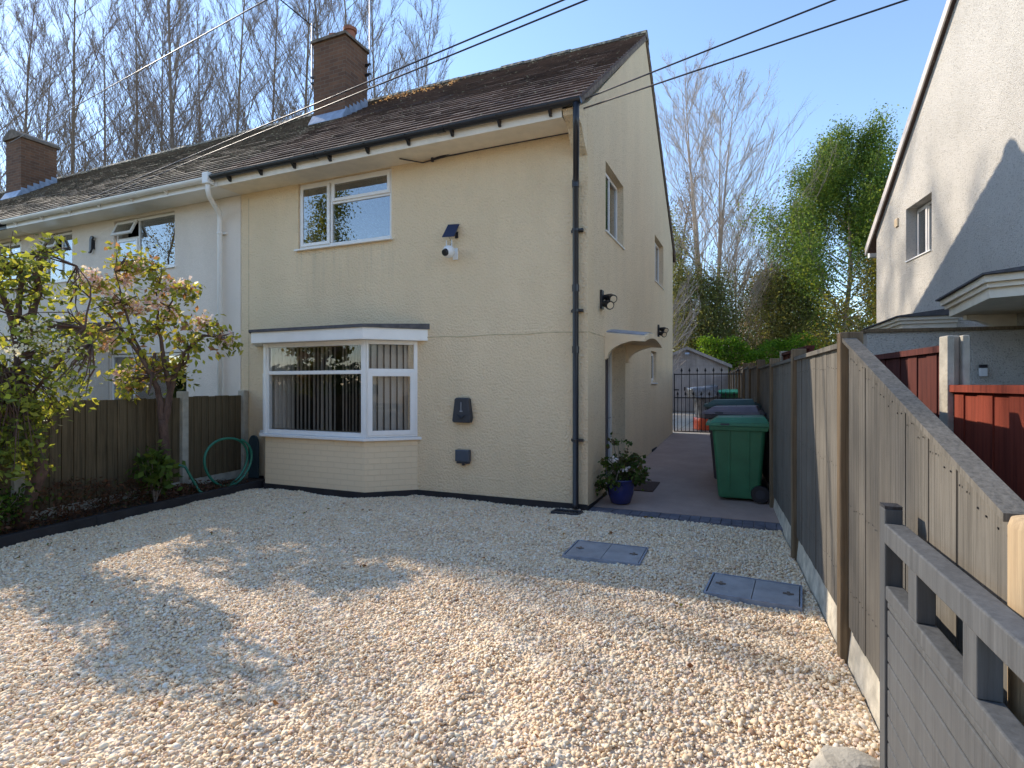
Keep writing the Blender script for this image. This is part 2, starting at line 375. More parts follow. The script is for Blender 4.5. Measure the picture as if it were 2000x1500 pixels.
    b = NB('stone'); at = b.n('ShaderNodeVertexColor'); at.layer_name = 'Col'; b.l(b.mix(.2, at.outputs[0], b.ramp(b.noise(160, 3), [(.35, W(.6)), (.6, W(1))]), 'MULTIPLY'), b.p.inputs['Base Color'])
    b.p.inputs['Roughness'].default_value = .85; b.p.inputs['Specular IOR Level'].default_value = .3
    o = np_mesh('gravel', P.reshape(-1, 3), F, b.m, col=c); tag(o, 'cream and white gravel stones covering the front drive', 'gravel', kind='stuff')
    print('stones', n)
build_gravel()

def build_paths():
    b = NB('path_concrete'); g = b.noise(2, 7, .65)
    col = b.ramp(g, [(.3, (.36, .255, .215)), (.7, (.47, .345, .285))]); col = b.mix(.25, col, b.ramp(b.noise(90, 2), [(.35, W(.5)), (.6, W(1))]), 'MULTIPLY')
    b.base(col); b.p.inputs['Roughness'].default_value = .9; b.bump(b.noise(70, 3), .3, .006)
    m = MB()   # sloping side path from the drive to the iron gate
    def fxh(y):   # fence x in house frame
        return 2.05 - (y + .0) * .0695
    ys = [.2, 3.5, 7.2]
    V = []; 
    for y in ys: V += [(-.02, y, gz(y) + .02), (fxh(y) + .0, y, gz(y) + .02)]
    V2 = [(x, y, z - .1) for x, y, z in V]; n = len(V)
    m.add(V + V2, [(0, 1, 3, 2), (2, 3, 5, 4), (n + 0, n + 1, 1, 0)])
    o = struct(m.build('side_path', b.m)); o.location = hw(0, 0); o.rotation_euler = (0, 0, R(HA))
    m = MB()   # pale step below the gate, patio slabs behind
    m.box(-.0, 1.6, 7.2, 7.42, .2, .345)
    o = struct(m.build('gate_threshold', plain('pale_concrete', (.62, .57, .48), .9, .15, 5, .3))); o.location = hw(0, 0); o.rotation_euler = (0, 0, R(HA))
    b = NB('patio_slabs'); br = b.n('ShaderNodeTexBrick', Scale=1); b.l(b.co, br.inputs['Vector']); br.offset = 0
    for k, v in (('Brick Width', .6), ('Row Height', .6), ('Mortar Size', .01)): br.inputs[k].default_value = v
    br.inputs['Color1'].default_value = (.46, .40, .32, 1); br.inputs['Color2'].default_value = (.38, .33, .27, 1); br.inputs['Mortar'].default_value = (.2, .17, .13, 1)
    b.base(br.outputs[0]); b.p.inputs['Roughness'].default_value = .9
    m = MB(); m.box(-7, 1.2, 7.42, 17.5, .2, .335); o = struct(m.build('patio', b.m)); o.location = hw(0, 0); o.rotation_euler = (0, 0, R(HA))
    # block paver edging
    m = MB(); nb = 20
    for i in range(nb):
        x0 = -.05 + i * (2.16 / nb); dz = random.uniform(-.004, .003)
        m.box(x0 + .002, x0 + 2.16 / nb - .002, -.01 + i * -.003, .195, -.08, .028 + dz)
    o = struct(m.build('path_edging', plain('blue_grey_pavers', (.13, .125, .15), .85, .3, 9, .4), bevel=.004)); o.location = hw(0, 0); o.rotation_euler = (0, 0, R(HA))
    # planting bed: soil and black sleeper edge
    m = MB(); P = []
    for i in range(15):
        y = -1 + i * .68; P.append(y)
    V = []; 
    for y in P: V += [(EX(y) - .75, y, .07 + .01 * math.sin(y * 5)), (EX(y) - .03, y, .07 + .015 * math.sin(y * 7 + 1))]
    m.add(V, [(2 * i, 2 * i + 1, 2 * i + 3, 2 * i + 2) for i in range(len(P) - 1)])
    struct(m.build('soil_bed', plain('dark_soil', (.05, .032, .022), 1, .5, 14, 1, 30)))
    m = MB()
    for i in range(4):
        y0 = 8.3 - (i + 1) * 2.4; y1 = 8.3 - i * 2.4 - .006
        m.hexa([(EX(y0) - .05, y0, -.1), (EX(y0) + .03, y0, -.1), (EX(y1) + .03, y1, -.1), (EX(y1) - .05, y1, -.1)], [(EX(y0) - .05, y0, .105), (EX(y0) + .03, y0, .105), (EX(y1) + .03, y1, .105), (EX(y1) - .05, y1, .105)])
    o = m.build('bed_edging', M['bitumen'], bevel=.008); tag(o, 'low black timber edging between the gravel and the left planting bed', 'garden edging')
build_paths()

# ------------------------------------------------------------------ building helpers
def holed(m, u0, u1, z0, z1, holes, put):
    """cells of a wall rectangle minus holes (u0,u1,z0,z1); put(m,u0,u1,z0,z1) adds the solid"""
    us = sorted({u0, u1} | {h[0] for h in holes} | {h[1] for h in holes})
    for a, b in zip(us[:-1], us[1:]):
        cuts = sorted([(h[2], h[3]) for h in holes if h[0] <= a + 1e-6 and h[1] >= b - 1e-6])
        z = z0
        for c0, c1 in cuts:
            if c0 > z: put(m, a, b, z, c0)
            z = c1
        if z1 > z: put(m, a, b, z, z1)
def frame_rect(m, x0, x1, z0, z1, y0, y1, t):
    m.box(x0, x0 + t, y0, y1, z0, z1); m.box(x1 - t, x1, y0, y1, z0, z1)
    m.box(x0 + t, x1 - t, y0, y1, z0, z0 + t); m.box(x0 + t, x1 - t, y0, y1, z1 - t, z1)
class Win:
    """window facing -y in local frame of an (optional) pivot; parts: window > casement, pane, sill"""
    def __init__(s, parent, loc=(0, 0, 0), rz=0, W=1, H=1, t=.045, d=.07):
        s.p, s.loc, s.rz, s.W, s.H, s.t, s.d = parent, loc, rz, W, H, t, d
        m = MB(); frame_rect(m, 0, W, 0, H, 0, d, t); s.m = m; s.subs = []
    def mull(s, x, z0, z1, t=.035): s.m.box(x - t / 2, x + t / 2, .003, s.d - .003, z0, z1)
    def trans(s, z, x0, x1, t=.035): s.m.box(x0, x1, .004, s.d - .004, z - t / 2, z + t / 2)
    def sash(s, x0, x1, z0, z1, t=.045, y=-.018, open_deg=0):
        m = MB(); frame_rect(m, x0, x1, z0, z1, y, .03 + y, t); g = MB(); g.box(x0 + t, x1 - t, y + .010, y + .014, z0 + t, z1 - t)
        s.subs.append(('casement', m, 'upvc', open_deg, z1)); s.subs.append(('pane', g, None, open_deg, z1))
    def pane(s, x0, x1, z0, z1): 
        g = MB(); g.box(x0, x1, .02, .024, z0, z1); s.subs.append(('pane', g, None, 0, 0))
    def sill(s, proj=.06, side=.03, h=.03):
        m = MB(); m.hexa([(-side, -proj, -h - .004), (s.W + side, -proj, -h - .004), (s.W + side, s.d, -h), (-side, s.d, -h)], [(-side, -proj, -.012), (s.W + side, -proj, -.012), (s.W + side, s.d, -.001), (-side, s.d, -.001)])
        s.subs.append(('sill', m, 'upvc', 0, 0))
    def finish(s, glass='glass', frame='upvc'):
        o = s.m.build('window', M[frame], s.p, bevel=.004); o.location = s.loc; o.rotation_euler = (0, 0, R(s.rz))
        for nm, m, mt, op, z1 in s.subs:
            c = m.build(nm, M[mt or glass], o, bevel=.003 if mt else 0)
            if op: c.location = (0, 0, z1); c.rotation_euler = (R(-op), 0, 0); c.data.transform(Matrix.Translation((0, 0, -z1)))
        return o
def tiled_roof(parent, x0, x1, y_e, z_e, y_r, z_r, mat, name='roof', n=26, th=.06, xl=0):
    """stepped courses from eave to ridge, facing -y if y_e<y_r; rear slope otherwise"""
    m = MB(); s = 1 if y_r > y_e else -1; L = math.hypot(y_r - y_e, z_r - z_e); dy, dz = (y_r - y_e) / L, (z_r - z_e) / L
    up = (-dz * s * s if s > 0 else dz, abs(dy)) ; nx = (up[0], up[1])
    if s < 0: nx = (-dz * -1, abs(dy))
    e = L / n
    nxs = max(2, int((x1 - x0) / .30)); 
    for i in range(n):
        a = i * e - .02; b = (i + 1) * e + .01
        lo, hi = .028, .006
        pa = (y_e + dy * a, z_e + dz * a); pb = (y_e + dy * b, z_e + dz * b)
        xs = [x0 + (x1 - x0) * k / nxs for k in range(nxs + 1)]
        for k in range(nxs):
            j = random.uniform(-.003, .004); q = random.uniform(-.008, .008)
            A0 = (pa[0] - dy * q + nx[0] * (lo + j), pa[1] - dz * q + nx[1] * (lo + j)); B0 = (pb[0] + nx[0] * hi, pb[1] + nx[1] * hi)
            A1 = (pa[0] - dy * q + nx[0] * (lo + j - .02), pa[1] - dz * q + nx[1] * (lo + j - .02)); B1 = (pb[0] + nx[0] * (hi - .02), pb[1] + nx[1] * (hi - .02))
            u, v = xs[k] + .0015, xs[k + 1] - .0015
            m.hexa([(u, *A1), (v, *A1), (v, *B1), (u, *B1)], [(u, *A0), (v, *A0), (v, *B0), (u, *B0)])
    # solid deck below
    pa = (y_e, z_e); pb = (y_r, z_r)
    m.hexa([(x0 + .01, pa[0], pa[1] - th), (x1 - .01, pa[0], pa[1] - th), (x1 - .01, pb[0], pb[1] - th), (x0 + .01, pb[0], pb[1] - th)],
           [(x0 + .01, *pa), (x1 - .01, *pa), (x1 - .01, *pb), (x0 + .01, *pb)])
    return m.build(name, mat, parent)
def ridge(parent, x0, x1, y, z, mat, owner=None):
    m = MB(); n = int((x1 - x0) / .45)
    for i in range(n):
        a = x0 + (x1 - x0) * i / n; b = x0 + (x1 - x0) * (i + 1) / n - .008; j = random.uniform(-.012, .012)
        pr = [(y - .15, z - .085 + j), (y - .10, z - .01 + j), (y, z + .045 + j), (y + .10, z - .01 + j), (y + .15, z - .085 + j)]
        m.prism(pr, a, b, 'x')
    m.box(x0, x1, y - .13, y + .13, z - .14, z - .05)
    return m.build('ridge_tiles', mat, parent)
def gutter(parent, x0, x1, y, z, mat, r=.056, brackets=()):
    m = MB(); n = 9; pr = [(y + r * math.cos(math.pi + math.pi * k / n), z + r * math.sin(math.pi + math.pi * k / n)) for k in range(n + 1)]
    pi = [(y + (r - .006) * math.cos(math.pi + math.pi * k / n), z + (r - .006) * math.sin(math.pi + math.pi * k / n)) for k in range(n + 1)][::-1]
    m.prism(pr + pi, x0, x1, 'x')
    for x in (x0, x1 - .006): m.prism(pr, x, x + .006, 'x')
    for x in np.arange(x0 + 1.9, x1 - .5, 2.0):
        m.prism([(p[0] * 1 + (p[0] - y) * .12, z + (p[1] - z) * 1.12) for p in pr] + [(p[0], p[1]) for p in pr[::-1]], x, x + .11, 'x')
    o = m.build('gutter', mat, parent, smooth=False)
    return o

# ------------------------------------------------------------------ our house (end of terrace, cream)
def build_house():
    T = thing('end_terrace_house', 'cream rendered end of terrace house with white bay window and brown tiled roof', 'house', hw(0, 0), HA)
    EZ, RZ, RY = 4.60, 7.72, 3.72
    win_holes = [(-4.45, -2.77, 3.50, 4.47), (-4.98, -2.50, .80, 2.06)]
    m = MB(); holed(m, -5.62, 0, -.3, 4.52, win_holes, lambda m, a, b, c, d: m.box(a, b, 0, .26, c, d))
    m.build('wall', M['cream'], T); m = MB(); m.box(-5.62, 0, 7.04, 7.30, -.3, 4.62); m.build('rear_wall', M['cream'], T)
    hs = [(.85, 1.93, 3.51, 4.43), (4.75, 5.85, 3.52, 4.42), (4.34, 4.94, 1.52, 2.13), (.83, 2.05, -.05, 2.06)]
    m = MB(); holed(m, .26, 7.04, -.3, 4.52, hs, lambda m, a, b, c, d: m.box(-.26, 0, a, b, c, d))
    m.prism([(.0, 4.52), (7.30, 4.52), (7.30, 4.66), (RY, RZ - .10), (.0, 4.80)], -.26, 0, 'x')
    # rounded corbel carrying the front roof corner
    m.prism([(0, 4.18), (-.10, 4.25), (-.24, 4.42), (-.40, 4.50), (-.43, 4.56), (0, 4.80)], -.17, -.002, 'x')
    m.build('gable_wall', M['cream_side'], T)['label'] = 'cream pebbledashed side wall'
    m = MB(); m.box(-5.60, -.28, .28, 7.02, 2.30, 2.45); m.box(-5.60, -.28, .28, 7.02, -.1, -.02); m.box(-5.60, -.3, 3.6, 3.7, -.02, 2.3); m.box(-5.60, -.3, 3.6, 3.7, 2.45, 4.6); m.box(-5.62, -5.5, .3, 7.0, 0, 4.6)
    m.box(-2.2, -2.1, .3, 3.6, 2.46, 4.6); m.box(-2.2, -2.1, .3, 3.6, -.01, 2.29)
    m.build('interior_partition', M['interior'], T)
    # plinth
    for q in ((-2.36, -.0, -.012, 0, -.1, .085), (-5.62, -5.0, -.012, 0, -.1, .085), (0, .012, -.012, .83, -.1, .07)):
        m = MB(); m.box(*q); m.build('plinth', M['bitumen'], T)
    m = MB(); m.box(0, .014, 4.4, 4.9, .16, .26); m.build('air_brick', M['bitumen'], T)
    m = MB()
    for k in range(20):
        a = -2.2 + k * .11; z = 2.118 + .006 * math.sin(k * .9); z2 = 2.118 + .006 * math.sin((k + 1) * .9); m.hexa([(a, -.006, z - .007), (a + .11, -.006, z2 - .007), (a + .11, 0, z2 - .009), (a, 0, z - .009)], [(a, -.006, z + .005), (a + .11, -.006, z2 + .005), (a + .11, 0, z2 + .008), (a, 0, z + .008)])
    m.build('render_joint', M['joint'], T)
    m = MB(); m.box(-5.46, -5.452, -.004, 0, .1, 4.4); m.build('render_joint', M['joint'], T)
    m = MB(); m.box(0, .005, .02, .79, 2.11, 2.122); m.build('render_joint', M['joint'], T)
    # roof
    tiled_roof(T, -5.62, .035, -.47, EZ + .03, RY, RZ, M['roof'])
    tiled_roof(T, -5.62, .035, 7.68, 4.52, RY, RZ, M['roof'])
    ridge(T, -5.62, .045, RY, RZ + .03, M['ridge'])
    m = MB(); # verge: mortar bedding strip under tiles at the gable
    m.prism([(-.44, 4.55), (RY, RZ - .10), (7.66, 4.45), (7.66, 4.50), (RY, RZ - .02), (-.44, 4.62)], .001, .028, 'x'); m.build('verge', M['mortar'], T)
    m = MB(); m.box(-5.62, -.18, -.425, -.40, 4.475, 4.64); m.build('fascia', M['soffit'], T)
    m = MB(); m.box(-5.62, -.18, -.398, -.001, 4.478, 4.492); m.build('soffit', M['soffit'], T)
    g = gutter(T, -5.66, .06, -.482, 4.615, M['black'])
    for x in np.linspace(-5.35, -.32, 9):
        m = MB(); m.prism([(-.54, 4.60), (-.427, 4.60), (-.427, 4.50), (-.45, 4.50)], x, x + .03, 'x'); m.build('gutter_bracket', M['black'], g)
    # downpipe
    m = MB(); px, py = -.125, -.075
    m.tube([(.01, -.50, 4.56), (.01, -.50, 4.36), (.0, -.46, 4.28), (px + .02, py - .05, 3.93), (px, py, 3.84), (px, py, .10), (px - .005, py - .03, .05)], .036, 12)
    m.build('downpipe', M['black'], T, smooth=True)
    for z in (3.84, 2.62, 1.90): m = MB(); m.tube([(px, py, z - .04), (px, py, z + .04)], .043, 12); m.build('pipe_joint', M['black'], T)
    for z in (3.3, 2.36, .84):
        m = MB(); m.tube([(px, py, z - .015), (px, py, z + .015)], .045, 12); m.box(px - .07, px + .075, -.03, -.0, z - .015, z + .015); m.box(px + .02, px + .09, py - .01, py + .02, z - .012, z + .012); m.build('pipe_bracket', M['black'], T)
    # upper front window
    w_ = Win(T, (-4.445, .03, 3.505), 0, 1.67, .962)
    w_.mull(.60, .05, .92); w_.trans(.62, .62, 1.62)
    w_.sash(.035, .575, .035, .925); w_.sash(.625, 1.635, .635, .925); w_.pane(.62, 1.625, .045, .605)
    w_.sill(.09); w_.finish()
    # side windows
    for y0, z0, wd, h in ((.86, 3.53, 1.06, .89), (4.76, 3.54, 1.08, .87)):
        w_ = Win(T, (-.09, y0, z0), 90, wd, h); w_.mull(wd * .5, .05, h - .05)
        w_.sash(.03, wd * .5 - .025, .03, h - .03); w_.pane(wd * .5 + .02, wd - .045, .045, h - .045); w_.sill(.11); w_.finish()
    w_ = Win(T, (-.07, 4.345, 1.535), 90, .59, .585); w_.sash(.03, .56, .03, .555); w_.sill(.10); w_.finish()
    # side door in its recess
    m = MB(); m.box(-.27, -.23, .93, 1.93, .06, 2.0); 
    for z0, z1 in ((.25, .9), (1.05, 1.85)): frame_rect(m, 1.05, 1.8, z0, z1, 0, .02, .05)
    m = MB(); m.box(-.27, -.23, .93, 1.93, .06, 2.0); d = m.build('door', M['door'], T)
    f = MB(); f.box(-.28, -.20, .83, .93, .04, 2.06); f.box(-.28, -.20, 1.93, 2.05, .04, 2.06); f.box(-.28, -.20, .93, 1.93, 2.0, 2.06); f.box(-.28, -.1, .83, 2.05, .0, .06); f.build('door_frame', M['upvc'], d)
    f = MB()
    for z0, z1 in ((.22, .95), (1.12, 1.88)):
        f.box(-.229, -.222, 1.08, 1.13, z0, z1); f.box(-.229, -.222, 1.73, 1.78, z0, z1); f.box(-.229, -.222, 1.13, 1.73, z0, z0 + .05); f.box(-.229, -.222, 1.13, 1.73, z1 - .05, z1)
    f.build('door_panel', M['door'], d)
    f = MB(); f.tube([(-.2, 1.86, 1.0), (-.18, 1.86, 1.0), (-.18, 1.76, 1.0)], .009, 8); f.build('handle', M['metal'], d)
    # curved concrete door hood
    m = MB(); ys = np.linspace(.80, 2.22, 17)
    top = lambda y: 2.105 + .085 * math.sin(math.pi * (y - .8) / 1.42)
    for a, b in zip(ys[:-1], ys[1:]):
        ta, tb = top(a), top(b); ea, eb = ta - .065, tb - .065
        m.hexa([(0, a, ea + .04), (.52, a, ea), (.52, b, eb), (0, b, eb + .04)], [(0, a, ta + .06), (.52, a, ta), (.52, b, tb), (0, b, tb + .06)])
    for y0 in (.80, 2.13):
        arc = [(x, 1.84 + .225 * math.sin(math.pi / 2 * min(1, x / .42)) ** .8 if x > 0 else 1.84) for x in np.linspace(.0, .52, 13)]
        arc = [(0.001, 1.82)] + [(.03 + .49 * (1 - math.cos(t)), 1.84 + .225 * math.sin(t)) for t in np.linspace(0, math.pi / 2, 11)]
        m.prism(arc + [(.52, 2.08), (.001, 2.13)], y0 + .001, y0 + .089, 'y')
    m.build('door_hood', M['smooth_cream'], T)['label'] = 'curved concrete hood over the side door'
    m = MB()
    for a, b in zip(ys[1:-2], ys[2:-1]):
        m.hexa([(.0, a, top(a) + .064), (.49, a, top(a) + .008), (.49, b, top(b) + .008), (.0, b, top(b) + .064)], [(.0, a, top(a) + .078), (.49, a, top(a) + .016), (.49, b, top(b) + .016), (.0, b, top(b) + .078)])
    m.build('hood_flashing', M['lead'], T)
    # bay window: painted brick base, plinth, sill, frames, roof
    BY = -.45; A, B_, Cc, D = (-5.14, 0), (-4.62, BY), (-2.87, BY), (-2.35, 0)
    P3 = lambda p, z: (p[0], p[1], z)
    m = MB(); m.prism([A, B_, Cc, D], .085, .755, 'z'); bay = m.build('bay_base', M['painted_brick'], T)
    m = MB(); e = .014; m.prism([(A[0] - e, 0), (B_[0] - e, BY - e), (Cc[0] + e, BY - e), (D[0] + e, 0)], -.1, .082, 'z'); m.build('bay_plinth', M['bitumen'], bay)
    m = MB(); e = .07; m.prism([(A[0] - e, -.001), (B_[0] - e * .6, BY - e), (Cc[0] + e * .6, BY - e), (D[0] + e, -.001)], .757, .795, 'z'); sill = m.build('bay_sill', M['upvc'], bay, bevel=.006)
    m = MB(); e = .16; m.prism([(A[0] - e, -.001), (B_[0] - e * .6, BY - e), (Cc[0] + e * .6, BY - e), (D[0] + e, -.001)], 2.075, 2.085, 'z')
    for p, q in (((A[0] - e, -.001), (B_[0] - e * .6, BY - e)), ((B_[0] - e * .6, BY - e), (Cc[0] + e * .6, BY - e)), ((Cc[0] + e * .6, BY - e), (D[0] + e, -.001))):
        dx, dy = q[0] - p[0], q[1] - p[1]; l = math.hypot(dx, dy); nx_, ny_ = -dy / l * .018, dx / l * .018
        m.prism([p, q, (q[0] + nx_, q[1] + ny_), (p[0] + nx_, p[1] + ny_)], 2.086, 2.225, 'z')
    m.build('bay_fascia', M['upvc'], bay)
    e = .19; m = MB(); pts = [(A[0] - e, -.001), (B_[0] - e * .6, BY - e), (Cc[0] + e * .6, BY - e), (D[0] + e, -.001)]
    m.hexa([P3(pts[1], 2.226), P3(pts[2], 2.226), P3(pts[3], 2.226), P3(pts[0], 2.226)], [P3(pts[1], 2.262), P3(pts[2], 2.265), P3(pts[3], 2.30), P3(pts[0], 2.30)])
    m.build('bay_roof', M['felt'], bay)
    F0, F1 = .797, 2.074; H = F1 - F0
    # front pane unit
    w_ = Win(bay, (B_[0] + .0, BY, F0), 0, Cc[0] - B_[0], H, .06); WW = w_.W
    w_.trans(.86, .06, WW - .06, .05); w_.pane(.06, WW - .06, .06, .835); w_.pane(.06, WW - .06, .885, H - .06); w_.finish('glass_bay')
    L = math.hypot(D[0] - Cc[0], D[1] - Cc[1]); ang = math.degrees(math.atan2(D[1] - Cc[1], D[0] - Cc[0]))
    w_ = Win(bay, (Cc[0], Cc[1], F0), ang, L, H, .05); w_.trans(.88, .05, L - .05, .05); w_.sash(.04, L - .04, .03, .865, .06); w_.pane(.05, L - .05, .905, H - .05); w_.finish('glass_bay')
    w_ = Win(bay, (A[0], A[1], F0), -ang, L, H, .05); w_.trans(.88, .05, L - .05, .05); w_.sash(.04, L - .04, .03, .865, .06); w_.pane(.05, L - .05, .905, H - .05); w_.finish('glass_bay')
    m = MB(); m.box(Cc[0] - .02, Cc[0] + .025, BY - .012, BY + .06, F0, F1); m.build('corner_post', M['upvc'], bay); m = MB(); m.box(B_[0] - .025, B_[0] + .02, BY - .012, BY + .06, F0, F1); m.build('corner_post', M['upvc'], bay)
    # vertical blinds
    m = MB()
    def slat(cx, cy, a, w2=.042): 
        dx, dy = math.cos(a) * w2, math.sin(a) * w2
        m.add([(cx - dx, cy - dy, .86), (cx + dx, cy + dy, .86), (cx + dx, cy + dy, 2.05), (cx - dx, cy - dy, 2.05)], [(0, 1, 2, 3)])
    for i in range(15): slat(-4.52 + i * .075 + random.uniform(-.008, .008), BY + .13, R(62 + min(48, i * 9) + random.uniform(-9, 9)), .036)
    for i in range(7): slat(-3.33 + i * .055, BY + .13, R(116 + random.uniform(-6, 6)), .03)
    for i in range(8):
        t = (i + .6) / 8; slat(Cc[0] + (D[0] - Cc[0]) * t - .09, Cc[1] + (D[1] - Cc[1]) * t + .09, R(75))
    for i in range(7):
        t = (i + .6) / 8; slat(A[0] + (B_[0] - A[0]) * t + .09, A[1] + (B_[1] - A[1]) * t + .09, R(45))
    m.build('vertical_blind', M['blind'], bay)
    # net curtain-ish dark curtains upstairs
    m = MB(); m.box(-4.40, -4.30, .16, .2, 3.52, 4.45); m.box(-2.9, -2.8, .16, .2, 3.52, 4.45); m.build('curtain', M['blind'], T)
    return T
house = build_house()

def build_chimney(parent, x0, x1, y0, y1, zt, curved=False):
    zb = 6.3; m = MB(); m.box(x0, x1, y0, y1, zb, zt); c = m.build('chimney', M['brick'], parent)
    m = MB()
    if curved:
        n = 8
        m.prism([(x0 - .06, zt)] + [(x0 - .06 + (x1 - x0 + .12) * k / n, zt + .05 + .2 * math.sin(math.pi * k / n)) for k in range(n + 1)] + [(x1 + .06, zt)], y0 - .06, y1 + .06, 'y'); m.build('chimney_cap', M['mortar'], c)
    else:
        m.box(x0 - .045, x1 + .045, y0 - .045, y1 + .045, zt, zt + .05); m.box(x0 - .01, x1 + .01, y0 - .01, y1 + .01, zt + .05, zt + .085); m.build('chimney_cap', M['mortar'], c)
        for i, (px, h) in enumerate(((x0 + .24, .30), (x1 - .18, .36))):
            m = MB(); cy = (y0 + y1) / 2 + .02; m.lathe([(.115, zt + .085), (.105, zt + h - .07), (.135, zt + h - .06), (.14, zt + h), (.115, zt + h), (.10, zt + h - .12)], 18, (px, cy, 0)); m.build('chimney_pot', M['terracotta'], c, smooth=False)
    sl_ = (7.72 - 4.63) / (3.72 + .47); rz = lambda y: 4.63 + sl_ * (y + .47)
    m = MB(); m.hexa([(x0 - .03, y0 - .12, rz(y0 - .12) + .035), (x1 + .03, y0 - .12, rz(y0 - .12) + .035), (x1 + .03, y0 + .0, rz(y0) + .03), (x0 - .03, y0 + .0, rz(y0) + .03)], [(x0 - .03, y0 - .12, rz(y0 - .12) + .05), (x1 + .03, y0 - .12, rz(y0 - .12) + .05), (x1 + .03, y0 - .008, rz(y0) + .17), (x0 - .03, y0 - .008, rz(y0) + .17)])
    steps = 6
    for i in range(steps):
        a = y0 + (y1 - y0) * i / steps; b = y0 + (y1 - y0) * (i + 1) / steps
        m.box(x1 + .001, x1 + .012, a, b + .0, rz(a) + .02, rz(b) + .14)
    m.box(x0 - .03, x1 + .03, y0 - .012, y0 - .002, rz(y0), rz(y0) + .16)
    m.build('chimney_flashing', M['lead'], c); return c
build_chimney(house, -6.38, -5.58, 2.38, 3.06, 8.36)

# ------------------------------------------------------------------ neighbouring terrace (white) and the next one
def build_terrace():
    T = thing('mid_terrace_house', 'white rendered terrace house joined to the left of the cream house, white guttering', 'house', hw(0, 0), HA)
    X0, X1 = -11.35, -5.625
    wins = [(-8.81, -7.19, 3.49, 4.43), (-11.0, -10.07, 3.47, 4.42), (-8.95, -6.90, .85, 2.04)]
    m = MB(); holed(m, X0, X1, -.3, 4.52, wins, lambda m, a, b, c, d: m.box(a, b, .012, .26, c, d))
    m.box(-6.06, X1 - .01, 0, .011, 0, 4.47)
    m.build('wall', M['white_wall'], T); m = MB(); m.box(X0, X1, 7.04, 7.3, -.3, 4.62); m.build('rear_wall', M['white_wall'], T)
    m = MB(); m.box(X0, X1, .3, 7.0, 2.3, 2.45); m.box(X0, X1, 3.6, 3.7, 2.451, 4.5); m.box(X0, X1, 3.6, 3.7, 0, 2.29); m.box(X0, X0 + .1, .3, 3.5, 0, 4.5); m.build('interior_partition', M['interior'], T)
    tiled_roof(T, X0, X1, -.47, 4.63, 3.72, 7.72, M['roof_moss']); tiled_roof(T, X0, X1, 7.68, 4.52, 3.72, 7.72, M['roof_moss']); ridge(T, X0, X1, 3.72, 7.75, M['ridge'])
    m = MB(); m.box(X0, X1 - .003, -.425, -.40, 4.475, 4.64); m.build('fascia', M['upvc'], T)
    m = MB(); m.box(X0, X1 - .003, -.398, -.001, 4.478, 4.492); m.build('soffit', M['upvc'], T)
    g = gutter(T, X0, -5.67, -.487, 4.60, M['upvc'], .06)
    for x in np.arange(-11.0, -5.9, .85):
        m = MB(); m.prism([(-.55, 4.59), (-.427, 4.59), (-.427, 4.50), (-.45, 4.50)], x, x + .02, 'x'); m.build('gutter_bracket', M['upvc'], g)
    m = MB(); m.tube([(-5.74, -.49, 4.58), (-5.74, -.49, 4.40), (-5.78, -.44, 4.34), (-5.98, -.10, 4.20), (-6.01, -.07, 4.12), (-6.01, -.07, 0)], .036, 12)
    m.build('downpipe', M['upvc'], T, smooth=True)
    m = MB(); m.box(-5.80, -5.68, -.55, -.43, 4.50, 4.67); m.build('gutter_outlet', M['upvc'], T, bevel=.01)
    for z in (3.9, 2.2, 1.1): m = MB(); m.tube([(-6.01, -.07, z - .012), (-6.01, -.07, z + .012)], .045, 12); m.box(-6.09, -5.93, -.04, 0, z - .012, z + .012); m.build('pipe_bracket', M['upvc'], T)
    w_ = Win(T, (-8.80, .05, 3.50), 0, 1.60, .925); w_.mull(.62, .05, .88); w_.trans(.60, .05, .60); w_.sash(.035, .60, .615, .89, .05, -.03, 24); w_.sash(.035, .60, .03, .585); w_.pane(.64, 1.555, .045, .88); w_.sill(.07); w_.finish()
    w_ = Win(T, (-10.99, .05, 3.48), 0, .91, .925); w_.mull(.52, .05, .88); w_.trans(.60, .05, .50); w_.sash(.035, .50, .615, .89, .05, -.03, 24); w_.pane(.045, .50, .045, .58); w_.pane(.54, .865, .045, .88); w_.sill(.07); w_.finish()
    w_ = Win(T, (-8.94, .05, .86), 0, 2.03, 1.17); w_.mull(.62, .05, 1.12); w_.trans(.82, .05, 1.98); w_.pane(.045, .6, .045, .8); w_.pane(.64, 1.985, .045, .8); w_.pane(.045, .6, .84, 1.125); w_.pane(.64, 1.985, .84, 1.125); w_.sill(.07); w_.finish()
    # lean-to porch
    m = MB(); m.box(-10.35, -8.95, -1.0, -.9, 0, 2.15); m.box(-9.05, -8.95, -.9, 0, 0, 2.2); m.box(-10.35, -10.25, -.9, 0, 0, 2.2)
    p = m.build('porch', M['white_wall'], T)
    m = MB()
    for i in range(5):
        a, b = -1.15 + i * .24, -1.15 + (i + 1) * .24 + .02; za, zb = 2.22 + i * .083, 2.22 + (i + 1) * .083
        m.hexa([(-10.5, a, za), (-8.8, a, za), (-8.8, b, zb - .02), (-10.5, b, zb - .02)], [(-10.5, a, za + .045), (-8.8, a, za + .045), (-8.8, b, zb + .01), (-10.5, b, zb + .01)])
    m.build('porch_roof', M['roof'], p)
    m = MB(); m.box(-9.95, -9.3, -1.02, -1.001, .1, 2.0); m.build('porch_door', M['door'], p)
    m = MB(); m.box(-8.95, -8.80, -1.18, -.0, 2.17, 2.24); m.build('porch_bargeboard', M['brown_wood'], p)
    T2 = thing('terrace_house', 'third terrace house at the far left with a bare brick chimney', 'house', hw(-11.36, 0), HA)
    X0, X1 = -9.5, 0
    wins = [(-1.42, -.42, 3.47, 4.42), (-5.0, -3.4, 3.47, 4.42), (-3.0, -1.2, .85, 2.04)]
